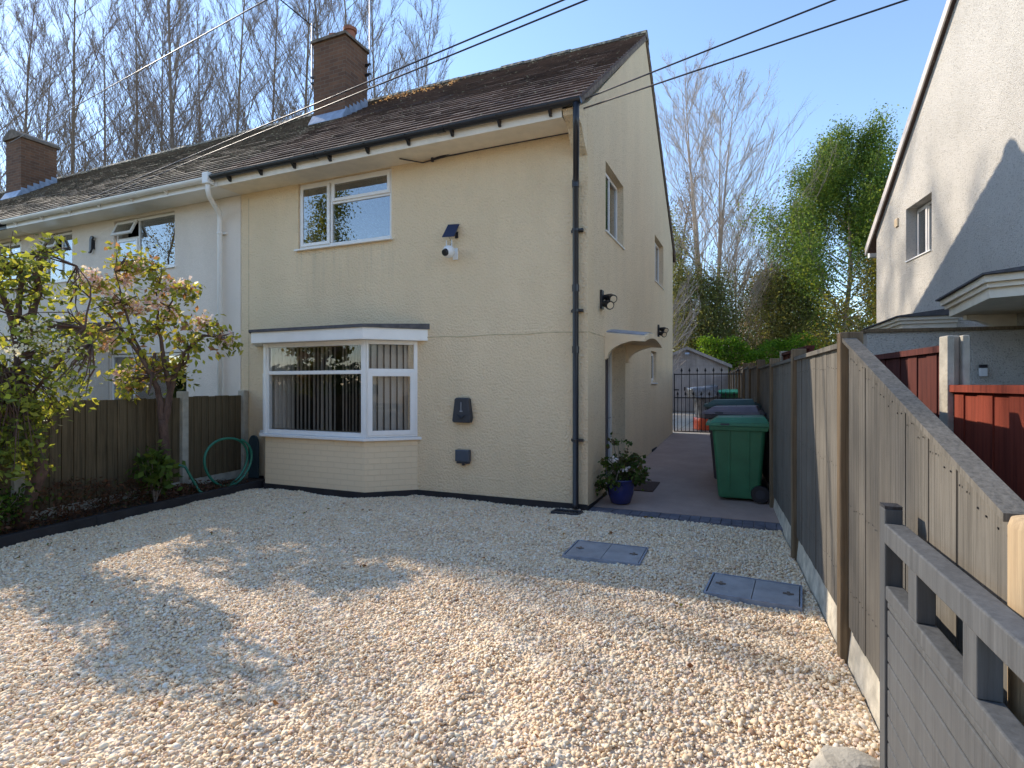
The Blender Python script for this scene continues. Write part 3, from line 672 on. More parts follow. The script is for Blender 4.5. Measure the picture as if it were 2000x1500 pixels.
    m = MB(); holed(m, X0, X1, -.3, 4.52, wins, lambda m, a, b, c, d: m.box(a, b, .012, .26, c, d)); m.build('wall', M['white_wall'], T2); m = MB(); m.box(X0, X1, 7.04, 7.3, -.3, 4.62); m.box(X0, X0 + .26, .27, 7.03, -.3, 4.6); m.build('rear_wall', M['white_wall'], T2)
    m = MB(); m.prism([(0, 4.53), (7.30, 4.6), (3.72, 7.6)], X0, X0 + .26, 'x'); m.build('gable', M['white_wall'], T2)
    m = MB(); m.box(X0 + .3, X1, .3, 7.0, 2.3, 2.45); m.box(X0 + .3, X1, 3.6, 3.7, 2.46, 4.5); m.build('interior_partition', M['interior'], T2)
    tiled_roof(T2, X0, X1 - .004, -.47, 4.63, 3.72, 7.72, M['roof_moss']); tiled_roof(T2, X0, X1 - .004, 7.68, 4.52, 3.72, 7.72, M['roof_moss']); ridge(T2, X0, X1, 3.72, 7.75, M['ridge'])
    m = MB(); m.box(X0, X1 - .003, -.425, -.40, 4.475, 4.64); m.build('fascia', M['black'], T2)
    m = MB(); m.box(X0, X1 - .003, -.398, -.001, 4.478, 4.492); m.build('soffit', M['soffit'], T2)
    gutter(T2, X0, X1 - .02, -.487, 4.60, M['black'], .056)
    for x0, wd in ((-1.41, .98), (-4.99, 1.58)):
        w_ = Win(T2, (x0, .05, 3.48), 0, wd, .925); w_.mull(wd / 2, .05, .88); w_.pane(.045, wd / 2 - .02, .045, .88); w_.sash(wd / 2 + .02, wd - .035, .03, .89); w_.sill(.07); w_.finish()
    w_ = Win(T2, (-2.99, .05, .86), 0, 1.78, 1.17); w_.mull(.8, .05, 1.12); w_.pane(.045, .78, .045, 1.12); w_.pane(.82, 1.735, .045, 1.12); w_.sill(.07); w_.finish()
    build_chimney(T2, -17.2 + 11.36, -16.47 + 11.36, 2.2, 3.05, 8.2, True)
    # black ornament on the white wall
    o = thing('wall_ornament', 'black curved hook shaped ornament on the white wall between two upstairs windows', 'wall ornament', hw(-9.42, .012, 4.05), HA)
    m = MB(); pr = [(.06, .17), (.09, .15), (.085, .12), (.055, .10), (.04, -.08), (.0, -.14), (-.05, -.14), (-.05, -.12), (-.02, -.10), (-.015, .10), (.0, .15), (.03, .17)]
    m.prism(pr, -.065, -.03, 'y'); m.build('hook', M['black'], o, bevel=.008); m = MB(); m.box(-.01, .05, -.03, .0, -.06, .1); m.build('back_plate', M['black'], o)
build_terrace()

# ------------------------------------------------------------------ right neighbour, white pebbledash
def build_right():
    T = thing('pebbledashed_house', 'white pebbledashed house at the right edge, its gable side turned to the drive', 'house', (NC[0], NC[1], 0), NA)
    holes = [(-2.29, -1.35, 3.64, 4.56)]
    m = MB(); holed(m, -7.2, 0, -.3, 4.40, holes, lambda m, a, b, c, d: m.box(0, .30, a, b, c, min(d, 4.40)))
    # gable above, with the window hole taken out of its lower strip
    m.prism([(0, 4.40), (0, 4.47), (-.20, 4.647), (-1.35, 5.64), (-1.35, 4.40)], 0, .3, 'x')
    m.prism([(-2.29, 4.56), (-1.35, 4.56), (-1.35, 5.64), (-2.29, 6.452)], 0, .3, 'x')
    m.prism([(-2.29, 4.40), (-2.29, 6.452), (-3.7, 7.67), (-7.2, 4.65), (-7.2, 4.40)], 0, .3, 'x')
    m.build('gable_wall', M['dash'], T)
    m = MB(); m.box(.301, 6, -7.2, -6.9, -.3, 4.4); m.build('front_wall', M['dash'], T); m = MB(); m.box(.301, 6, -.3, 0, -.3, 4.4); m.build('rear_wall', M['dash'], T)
    m = MB(); m.box(.4, 6, -6.8, -.4, 2.3, 2.45); m.box(1.8, 1.9, -6.8, -.4, 2.46, 4.4); m.build('interior_partition', M['interior'], T)
    def slope(y0, z0, y1, z1, nm):
        m = MB(); m.hexa([(-.06, y0, z0), (6, y0, z0), (6, y1, z1), (-.06, y1, z1)], [(-.06, y0, z0 + .1), (6, y0, z0 + .1), (6, y1, z1 + .1), (-.06, y1, z1 + .1)]); m.build(nm, M['roof'], T)
    slope(-3.70, 7.68, .35, 4.18, 'roof'); slope(-3.705, 7.68, -7.6, 4.32, 'roof')
    m = MB(); m.prism([(-3.7, 7.65), (.37, 4.13), (.37, 4.30), (-3.7, 7.82), (-7.62, 4.44), (-7.62, 4.27)], -.085, -.061, 'x'); m.build('bargeboard', plain('pinkish_white_verge', (.62, .55, .5), .6, .1), T)
    m = MB(); m.box(0, 6, .351, .47, 4.1, 4.2); m.build('gutter', M['upvc'], T)
    w_ = Win(T, (.17, -1.36, 3.66), -90, .92, .88); w_.mull(.40, .05, .83); w_.sash(.03, .385, .03, .85); w_.pane(.42, .875, .045, .835); w_.sill(.19, .0); w_.finish()
    # leaded lattice
    # far flat canopy
    def canopy(pts, z0, z1, nm, lab):
        # pts: wall start, outer far, outer near, wall near (local x,y)
        def off(e): 
            c = [(0.001, pts[0][1] + e), (pts[1][0] - e, pts[1][1] + e), (pts[2][0] - e, pts[2][1] - e), (0.001, pts[3][1] - e)]; return c
        m = MB(); m.prism(off(0), z0, z0 + .10, 'z'); m.prism(off(.035), z0 + .101, z0 + .15, 'z'); m.prism(off(.07), z0 + .151, z1 - .05, 'z')
        c = m.build(nm, M['soffit'], T); c['label'] = lab
        m = MB(); q = off(.11); m.hexa([(*q[1], z1 - .048), (*q[2], z1 - .048), (*q[3], z1 - .048), (*q[0], z1 - .048)][::-1], [(*q[1], z1 - .03), (*q[2], z1 - .03), (*q[3], z1 + .07), (*q[0], z1 + .07)][::-1]); m.build('canopy_roof', M['felt'], c)
        return c
    canopy([(0, -.9), (-.45, -1.10), (-.66, -2.95), (0, -3.05)], 2.30, 2.55, 'rear_canopy', 'smaller canopy at the back corner')
    c = canopy([(0, -3.95), (-.60, -4.20), (-1.02, -5.95), (0, -6.6)], 2.36, 2.63, 'door_canopy', 'larger canopy over the side door')
    for y in (-4.45, -5.75):
        m = MB(); arc = [(-.02 - .5 * (1 - math.cos(t)), 1.75 + .55 * math.sin(t)) for t in np.linspace(0, math.pi / 2, 10)]
        m.prism([(-.001, 1.70)] + arc + [(-.52, 2.355), (-.001, 2.355)], y, y + .09, 'y'); b = m.build('canopy_bracket', M['soffit'], c)
        m = MB(); m.lathe([(.05, 0), (.055, .02), (.055, .10), (.05, .12)], 14, (-.05, y - .015, 1.72), 'y'); m.build('scroll', M['upvc'], b)
    m = MB(); m.box(-.03, 0, -1.05, -.93, 4.36, 4.50)
    for k in range(4): m.box(-.036, -.03, -1.04, -.94, 4.38 + k * .03, 4.392 + k * .03)
    m.build('wall_vent', M['smooth_cream'], T)
    # low pebbledashed screen wall with coping, standing in the side passage
    P = thing('screen_wall', 'low pebbledashed wall with thin brown coping below the side canopies', 'wall', (4.42, 6.95, 0), NA)
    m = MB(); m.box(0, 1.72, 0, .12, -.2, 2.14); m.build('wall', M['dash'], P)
    m = MB(); m.box(-.02, 1.72, -.03, .15, 2.141, 2.18); m.build('coping', M['post_wood'], P)
    D = thing('doorbell', 'small white doorbell with black top on the low pebbledashed wall', 'doorbell', (5.58, 6.62, 1.66), NA)
    m = MB(); m.box(-.04, .04, -.03, .0, -.07, .03); m.build('cover', M['white_pl'], D, bevel=.006); m = MB(); m.box(-.04, .04, -.033, .0, .031, .07); m.build('button', M['black'], D, bevel=.006)
build_right()

# ------------------------------------------------------------------ fences
def right_fence():
    d = Vector((.334, .943, 0)).normalized(); ang = math.degrees(math.atan2(d.y, d.x))
    base = Vector((FX(3.03), 3.03, 0))
    T = thing('boundary_fence', 'tall weathered grey board fence with wooden posts along the right of the drive', 'fence', tuple(base), ang)
    SP = 1.86
    def gs(s):   # ground at distance s along the fence
        p = base + d * s; return gz(w2h(p.x, p.y)[1])
    for i in range(11):
        s = i * SP; g = gs(s); top = 1.78 + g * .5 + (.02 if i % 2 else 0)
        m = MB(); m.box(s - .04, s + .045, -.055, .055, g - .3, top)
        m.build('fence_post', M['post_wood'], T, bevel=.006)
        a, b = s + .047, s + SP - .042; ga, gb = gs(a), gs(b)
        m = MB(); m2 = MB(); nb = 14; pz = 1.70 + g * .5
        for k in range(nb):
            u0 = a + (b - a) * k / nb; u1 = a + (b - a) * (k + 1) / nb - .002; t = random.uniform(-.003, .003)
            m.box(u0, u1, .0 + t, .018 + t, ga + .20, pz)
            if i < 3:
                for zz in (.42, 1.02, 1.60):
                    for q in (.3, .7): uu = u0 + (u1 - u0) * q + random.uniform(-.006, .006); zq = ga + zz + random.uniform(-.012, .012); m2.box(uu - .0028, uu + .0028, .018 + t, .0195 + t, zq - .0028, zq + .0028)
        nf = len(m.f); m.add(m2.v, m2.f); fp = m.build('fence_panel', M['grey_wood'], T); fp.data.materials.append(M['iron'])
        for q in range(nf, len(m.f)): fp.data.polygons[q].material_index = 1
        m = MB(); m.box(a, b, -.018, .04, pz + .001, pz + .03); m.build('capping_rail', M['grey_wood'], T)
        # rough rendered gravel board
        m = MB(); n = 14; V = []
        for k in range(n + 1):
            u = a - .04 + (b - a + .08) * k / n; gg = gs(u); V += [(u, -.05 + random.uniform(-.012, .008), gg - .1), (u, -.035 + random.uniform(-.012, .01), gg + .215 + random.uniform(-.02, .012)), (u, -.003, gg + .24 + random.uniform(-.015, .01)), (u, .03, gg - .1)]
        F = []
        for k in range(n):
            o = 4 * k; F += [(o, o + 4, o + 5, o + 1), (o + 1, o + 5, o + 6, o + 2), (o + 2, o + 6, o + 7, o + 3)]
        m.add(V, F); m.build('gravel_board', M['lumpy'], T)
    # sloping near panel
    a, b = -SP + .07, -.042; z0, z1 = 1.17, 1.73
    nb = 15; m = MB(); m2 = MB()
    for k in range(nb):
        u0 = a + (b - a) * k / nb; u1 = a + (b - a) * (k + 1) / nb - .002; t = random.uniform(-.003, .003)
        za = z0 + (z1 - z0) * k / nb; zb = z0 + (z1 - z0) * (k + 1) / nb
        m.hexa([(u0, t, .2), (u1, t, .2), (u1, .018 + t, .2), (u0, .018 + t, .2)], [(u0, t, za), (u1, t, zb), (u1, .018 + t, zb), (u0, .018 + t, za)])
    for k in range(nb):
        u0 = a + (b - a) * k / nb; za = z0 + (z1 - z0) * k / nb
        for zz in (.42, .86, za - .05):
            for q in (.035, .085): zq = zz + random.uniform(-.012, .012); m2.box(u0 + q - .0028, u0 + q + .0028, .021, .0225, zq - .0028, zq + .0028)
    nf = len(m.f); m.add(m2.v, m2.f); p = m.build('fence_panel', M['grey_wood'], T); p.data.materials.append(M['iron'])
    for q in range(nf, len(m.f)): p.data.polygons[q].material_index = 1
    p['label'] = 'nearest fence panel with its top sloping down'
    m = MB(); m.hexa([(a, -.022, z0 - .005), (b, -.022, z1 - .005), (b, .045, z1 - .005), (a, .045, z0 - .005)], [(a, -.022, z0 + .016), (b, -.022, z1 + .016), (b, .045, z1 + .016), (a, .045, z0 + .016)]); m.build('capping_rail', M['grey_wood'], T)
    m = MB(); n = 14; V = []
    for k in range(n + 1):
        u = a - .06 + (b - a + .08) * k / n; V += [(u, -.05 + random.uniform(-.012, .008), -.1), (u, -.035 + random.uniform(-.012, .01), .215 + random.uniform(-.02, .012)), (u, -.003, .24), (u, .03, -.1)]
    F = []
    for k in range(n):
        o = 4 * k; F += [(o, o + 4, o + 5, o + 1), (o + 1, o + 5, o + 6, o + 2), (o + 2, o + 6, o + 7, o + 3)]
    m.add(V, F); m.build('gravel_board', M['lumpy'], T)
    pp = base + d * (-SP - .02)
    G = thing('round_gatepost', 'round pale timber gatepost at the near end of the grey fence', 'post', (pp.x, pp.y, 0), 0)
    m = MB(); m.lathe([(.068, -.3), (.068, 1.17), (.062, 1.19), (.03, 1.2)], 24); m.build('post', M['pale_wood'], G, smooth=True)
M['lumpy'] = plain('lumpy_render', (.58, .52, .41), .95, .3, 9, 1.0, 18)
right_fence()

def red_fence():
    d = Vector((.287, .958, 0)); ang = math.degrees(math.atan2(d.y, d.x)); o0 = Vector((1.6 + .3 * 3.25, 3.25, 0))
    T = thing('red_fence', 'red stained fence with concrete posts behind the grey boundary fence', 'fence', tuple(o0), ang)
    def panel(a, b, zt, mt='red_wood_shaded'):
        m = MB(); nb = int((b - a) / .14)
        for k in range(nb):
            u0 = a + (b - a) * k / nb; u1 = a + (b - a) * (k + 1) / nb; t = .008 * (k % 2)
            m.box(u0, u1 - .001, .0 + t, .016 + t, .25, zt - .04)
        m.box(a, b, -.03, -.001, zt - .13, zt - .0401); m.box(a, b, -.03, -.001, .75, .83)
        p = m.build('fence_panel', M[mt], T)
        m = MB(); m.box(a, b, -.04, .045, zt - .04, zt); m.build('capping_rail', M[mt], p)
        m = MB(); m.box(a, b, 0, .04, -.1, .249); m.build('gravel_board', M['concrete'], p)
    for s, zt in ((0, 1.78), (1.83, 1.78), (3.66, 1.8), (5.5, 2.0), (-1.83, 1.55)):
        m = MB(); m.box(s - .055, s + .055, -.055, -.02, -.3, zt); m.box(s - .02, s + .02, -.02, .02, -.3, zt); m.box(s - .055, s + .055, .02, .055, -.3, zt); m.build('fence_post', M['concrete'], T, bevel=.006)
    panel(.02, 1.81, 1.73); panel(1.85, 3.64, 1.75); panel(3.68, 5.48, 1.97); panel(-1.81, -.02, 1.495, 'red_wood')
red_fence()

def left_fence():
    d = Vector((.265, .964, 0)).normalized(); ang = math.degrees(math.atan2(d.y, d.x)); o0 = Vector((-4.49, 7.6, 0))
    T = thing('featheredge_fence', 'dark brown featheredge fence with concrete posts on the left boundary', 'fence', tuple(o0), ang)
    for s in (-5.9, -4.02, -2.02, 0, 1.13):
        m = MB(); m.box(s - .05, s + .05, -.06, .05, -.2, 1.40 if s > -1 else (.76 if s > -3 else 1.4)); m.build('fence_post', M['concrete'], T, bevel=.008)
    for a, b, z in ((-5.85, -4.07, 1.31), (-3.97, -2.07, 1.31), (-1.97, -.05, 1.315), (.05, 1.08, 1.325)):
        m = MB(); n = max(4, int((b - a) / .125))
        for k in range(n):
            u0 = a + (b - a) * k / n; u1 = a + (b - a) * (k + 1) / n + .012; zz = z + random.uniform(-.006, .006)
            m.hexa([(u0, -.024, .18), (u1, -.006, .18), (u1, .0, .18), (u0, -.002, .18)], [(u0, -.024, zz), (u1, -.006, zz), (u1, .0, zz), (u0, -.002, zz)])
        m.box(a, b, .001, .04, .4, .48); m.box(a, b, .001, .04, 1.1, 1.18); m.build('fence_panel', M['brown_wood'], T)
        m = MB(); m.box(a, b, -.02, .025, -.1, .178); m.build('gravel_board', M['concrete'], T)
left_fence()

# ------------------------------------------------------------------ open timber gate at the right foreground
def timber_gate():
    T = thing('timber_gate', 'open dark grey painted timber gate folded against the right fence', 'gate', (1.376, 2.04, 0), -111.03)
    L = 1.72
    m = MB(); m.box(0, .07, -.028, .028, .05, 1.055); m.build('stile', M['gate_wood'], T, bevel=.004)
    m = MB(); m.box(L - .09, L, -.028, .028, .05, 1.055); m.build('stile', M['gate_wood'], T, bevel=.004)
    m = MB(); m.box(.071, L - .091, -.03, .034, .935, 1.005); m.build('top_rail', M['gate_wood'], T, bevel=.005)
    m = MB(); m.box(.071, L - .091, -.026, .030, .735, .785); m.build('middle_rail', M['gate_wood'], T, bevel=.005)
    m = MB(); m.box(.071, L - .091, -.026, .026, .06, .14); m.build('bottom_rail', M['gate_wood'], T, bevel=.005)
    for s in (.37, .80, 1.23):
        m = MB(); m.box(s - .04, s + .04, -.024, .026, .786, .934); m.build('baluster', M['gate_wood'], T, bevel=.003)
    z = .142
    while z < .73:
        h = min(.094, .7345 - z); m = MB(); m.box(.071, L - .091, -.02, .0, z, z + h - .007); m.build('board', M['gate_wood'], T, bevel=.004); z += .094
    m = MB(); m.box(.001, .069, -.027, .027, 1.0555, 1.066); m.build('stile_cap', plain('bituminous_cap', (.03, .03, .035), .6, .3, 30, .8, 90), T)
    S = thing('rough_stone', 'rough grey stone lying in the gravel by the gate foot', 'stone', (1.33, 2.12, 0), 20)
    return
timber_gate_done = timber_gate()
bpy.data.objects.remove(bpy.data.objects['rough_stone'])
def rock():
    import bmesh
    bm = bmesh.new(); bmesh.ops.create_icosphere(bm, subdivisions=3, radius=1)
    for v in bm.verts:
        n = v.co.normalized(); k = 1 + .12 * math.sin(4 * n.x + 3 * n.y) + .08 * math.sin(7 * n.z + 5 * n.x); v.co = Vector((n.x * .13 * k, n.y * .09 * k, n.z * .045 * k))
    me = bpy.data.meshes.new('rough_stone'); bm.to_mesh(me); me.materials.append(M['concrete']); o = bpy.data.objects.new('rough_stone', me); COL.objects.link(o)
    o.location = (1.30, 2.16, .02); tag(o, 'flat grey stone lying in the gravel beside the foot of the timber gate', 'stone')
rock()

# ------------------------------------------------------------------ wrought iron gate
def iron_gate():
    g = gz(7.2) + .03
    T = thing('iron_gate', 'black wrought iron gate with spear finials closing the side path', 'gate', hw(.03, 7.28, g), HA)
    W_, zt, zm = 1.50, 1.40, .83
    m = MB()
    for x in (.012, W_ - .012): m.box(x - .012, x + .012, -.012, .012, .03, zt)
    for z in (.04, zm, zt - .02): m.box(.0, W_, -.008, .008, z - .012, z + .012)
    m.build('gate_frame', M['iron'], T)
    def spear(m, x, z):
        m.prism([(x - .007, z), (x - .025, z + .035), (x, z + .11), (x + .025, z + .035), (x + .007, z)], -.006, .006, 'y')
    m = MB(); n = 17
    for k in range(1, n):
        x = W_ * k / n; long = k % 2 == 0
        m.box(x - .007, x + .007, -.007, .007, .04, zt + .04 if long else zm + .06)
    m.build('gate_bars', M['iron'], T)
    for k in range(1, n):
        x = W_ * k / n; long = k % 2 == 0; m = MB(); spear(m, x, (zt + .03) if long else (zm + .05)); m.build('finial', M['iron'], T)
    m = MB(); m.box(.0, .12, -.03, -.012, 1.0, 1.03); m.tube([(.1, -.03, .8), (.1, -.06, .8), (.1, -.06, .9)], .008, 6); m.build('latch', M['iron'], T)
iron_gate()

# ------------------------------------------------------------------ wheelie bins
def make_bin(name, label, col, lidcol, loc, rz, group):
    """front of the bin faces local -x, hinge and wheels at +x"""
    T = thing(name, label, 'bin', loc, rz, group)
    pm = plain(name + '_plastic', col, .42, .16, 5); lm = plain(name + '_lid', lidcol, .4, .2, 6)
    n = 6
    def ring(z, f):  # rounded rect taper
        x0, x1 = -.23 - .07 * f, .25 + .06 * f; hw_ = .225 + .055 * f; r = .045
        P = []
        for cx, cy, a0 in ((x1 - r, hw_ - r, 0), (x0 + r, hw_ - r, 90), (x0 + r, -hw_ + r, 180), (x1 - r, -hw_ + r, 270)):
            for k in range(4): a = R(a0 + 30 * k); P.append((cx + r * math.cos(a), cy + r * math.sin(a), z))
        return P
    zs = [(.03, -.15), (.05, 0), (.30, .3), (.60, .65), (.885, 1)]
    V = []; 
    for z, f in zs: V += ring(z, f)
    F = [(i * 16 + k, i * 16 + (k + 1) % 16, (i + 1) * 16 + (k + 1) % 16, (i + 1) * 16 + k) for i in range(len(zs) - 1) for k in range(16)]
    F += [tuple(range(16))[::-1]]
    m = MB(); m.add(V, F)
    # rim and moulded ribs
    m.hexa([(-.325, -.30, .86), (.33, -.30, .86), (.33, .30, .86), (-.325, .30, .86)], [(-.335, -.305, .915), (.335, -.305, .915), (.335, .305, .915), (-.335, .305, .915)])
    for sy in (-1, 1):
        for x in (-.10, .12):
            m.hexa([(x - .012, sy * .228 - .006, .12), (x + .012, sy * .228 - .006, .12), (x + .012, sy * .228 + .006, .12), (x - .012, sy * .228 + .006, .12)], [(x - .012, sy * .277 - .008, .86), (x + .012, sy * .277 - .008, .86), (x + .012, sy * .277 + .008, .86), (x - .012, sy * .277 + .008, .86)])
    b = m.build('body', pm, T, bevel=.006)
    m = MB()
    m.hexa([(-.37, -.315, .917), (.35, -.315, .917), (.35, .315, .917), (-.37, .315, .917)], [(-.365, -.31, .955), (.35, -.31, .955), (.35, .31, .955), (-.365, .31, .955)])
    m.hexa([(-.33, -.285, .956), (.34, -.295, .956), (.34, .295, .956), (-.33, .285, .956)], [(-.24, -.225, 1.015), (.30, -.25, 1.03), (.30, .25, 1.03), (-.24, .225, 1.015)])
    m.tube([(.0, -.27, .962), (.05, -.1, 1.03)], .006, 6)
    lid = m.build('lid', lm, T, bevel=.012)
    m = MB(); m.box(-.20, -.10, -.314, -.309, .925, .948); m.build('label_plate', M['grey_pl'], lid)
    m = MB(); m.tube([(.36, -.27, .94), (.42, -.26, .93), (.42, .26, .93), (.36, .27, .94)], .016, 10); m.tube([(.36, -.3, .935), (.36, -.24, .935)], .045, 12); m.tube([(.36, .24, .935), (.36, .3, .935)], .045, 12); m.build('handle', pm, T)
    for sy in (-1, 1):
        m = MB(); m.lathe([(.06, -.03), (.10, -.03), (.105, -.02), (.105, .02), (.10, .03), (.06, .03)], 22, (.245, sy * .265, .105), 'y')
        wv = m.build('wheel', M['black'], T, smooth=False)
        m = MB(); m.lathe([(.055, -.032), (.055, .032)], 14, (.245, sy * .265, .105), 'y'); m.build('hub', M['grey_pl'], wv)
    m = MB(); m.tube([(.245, -.26, .105), (.245, .26, .105)], .012, 8); m.build('axle', M['metal'], T)
    return T
G = (.035, .16, .075)
B1 = (1.60, 1.22)
make_bin('wheelie_bin', 'green wheelie bin at the front of the row beside the grey fence', G, (.04, .18, .09), hw(B1[0], B1[1], gz(1.2) + .02), HA + 2, 'wheelie bins on the side path')
make_bin('wheelie_bin', 'wheelie bin with mauve grey lid just behind the front green bin', (.06, .05, .055), (.14, .11, .13), hw(1.52, 1.93, gz(1.93) + .09), HA - 3, 'wheelie bins on the side path')
make_bin('wheelie_bin', 'wheelie bin with blackish green lid, third in the row beside the grey fence', (.03, .05, .04), (.03, .07, .055), hw(1.46, 2.66, gz(2.66) + .13), HA + 1, 'wheelie bins on the side path')
make_bin('wheelie_bin', 'green wheelie bin standing beyond the iron gate', G, (.02, .24, .12), hw(1.22, 9.3, .335), HA + 75, 'wheelie bins on the side path')

# ------------------------------------------------------------------ covered garden item behind the gate
def covered():
    T = thing('covered_barbecue', 'barbecue under a creased grey plastic cover with orange bottom beyond the iron gate', 'barbecue', hw(.66, 8.6, .335), HA + 24)
    b = NB('grey_cover'); b.base(b.ramp(b.noise(4, 6, .7), [(.35, (.12, .12, .13)), (.65, (.34, .35, .37))])); b.p.inputs['Roughness'].default_value = .22; b.bump(b.noise(7, 4), .9, .05)
    r2 = NB('orange_cover'); r2.base((.75, .12, .05)); r2.p.inputs['Roughness'].default_value = .4; r2.bump(r2.noise(9, 4), .8, .04)
    def drape(z0, z1, w0, w1, d0, d1, mat, nm, par, rows=8, cols=40):
        V = []; 
        for j in range(rows + 1):
            t = j / rows; z = z0 + (z1 - z0) * t
            for i in range(cols):
                a = 2 * math.pi * i / cols; c, s_ = math.cos(a), math.sin(a); p = .35
                x = math.copysign(abs(c) ** p, c) * (w0 + (w1 - w0) * t); y = math.copysign(abs(s_) ** p, s_) * (d0 + (d1 - d0) * t)
                k = 1 + .05 * math.sin(9 * a + 3 * t) * (1 - t * .6) + .025 * math.sin(17 * a - 5 * t)
                V.append((x * k, y * k, z + .015 * math.sin(5 * a)))
        V.append((0, 0, z1 + .02)); n = len(V) - 1
        F = [(j * cols + i, j * cols + (i + 1) % cols, (j + 1) * cols + (i + 1) % cols, (j + 1) * cols + i) for j in range(rows) for i in range(cols)] + [(rows * cols + i, rows * cols + (i + 1) % cols, n) for i in range(cols)]
        m = MB(); m.add(V, F); return m.build(nm, mat, par, smooth=True)
    drape(.26, .90, .22, .31, .20, .24, b.m, 'cover', T); h_ = drape(.86, 1.10, .33, .36, .26, .16, b.m, 'hood_cover', T, 4); h_.rotation_euler = (R(4), R(-7), 0)
    drape(.02, .30, .27, .27, .25, .24, r2.m, 'base_cover', T, 4)
covered()

# ------------------------------------------------------------------ shed
def shed():
    T = thing('garden_shed', 'grey apex garden shed with double doors at the end of the garden', 'shed', (5.57, 22.95, .33), HA + 6)
    # local x across the front 0..3.2, front at y=0
    W_, ez, az, dp = 3.1, 1.92, 2.62, 2.4
    m = MB(); n = 12
    for k in range(n):
        z0 = ez * k / n; z1 = ez * (k + 1) / n; m.hexa([(0, -.02, z0), (W_, -.02, z0), (W_, .0, z0), (0, .0, z0)], [(0, -.006, z1), (W_, -.006, z1), (W_, 0, z1), (0, 0, z1)])
    k2 = 5
    for k in range(k2):
        z0 = ez + (az - ez) * k / k2; z1 = ez + (az - ez) * (k + 1) / k2; h0 = W_ / 2 * (1 - k / k2); h1 = W_ / 2 * (1 - (k + 1) / k2) + .001
        c = W_ / 2; m.hexa([(c - h0, -.02, z0), (c + h0, -.02, z0), (c + h0, 0, z0), (c - h0, 0, z0)], [(c - h1, -.006, z1), (c + h1, -.006, z1), (c + h1, 0, z1), (c - h1, 0, z1)])
    m.box(0, .05, .001, dp, 0, ez); m.box(W_ - .05, W_, .001, dp, 0, ez); m.box(0.05, W_ - .05, dp - .05, dp, 0, ez); m.build('wall', M['shed_wood'], T)
    m = MB(); L = W_ / 2 + .12; 
    for sgn in (-1, 1):
        c = W_ / 2; x1 = c + sgn * (W_ / 2 + .14); z1 = ez - .06
        a = [(c, -.12, az + .0), (x1, -.12, z1), (x1, dp + .1, z1), (c, dp + .1, az + .0)]
        if sgn < 0: a = a[::-1]
        m.hexa(a[::-1] if False else a, [(p[0], p[1], p[2] + .05) for p in a])
    m.build('roof', M['felt'], T)
    m = MB(); c = W_ / 2
    for sgn in (-1, 1):
        x1 = c + sgn * (W_ / 2 + .14); m.prism([(c, az - .06), (x1, ez - .13), (x1, ez - .0), (c, az + .055)], -.15, -.122, 'y')
    m.build('bargeboard', M['shed_wood'], T)
    for x0, x1 in ((.55, 1.545), (1.555, 2.55)):
        m = MB(); m.box(x0, x1, -.045, -.022, .08, 1.86); d = m.build('door', M['shed_wood'], T)
        m = MB(); xx = x1 - .1 if x0 < 1 else x0 + .06; m.box(xx, xx + .04, -.07, -.046, .9, 1.05); m.build('handle', M['iron'], d)
    m = MB(); m.tube([(c - .07, -.2, 2.36), (c + .09, -.2, 2.36)], .07, 12); m.box(c - .02, c + .02, -.15, -.02, 2.33, 2.39); m.build('lamp', M['metal'], T)
shed()

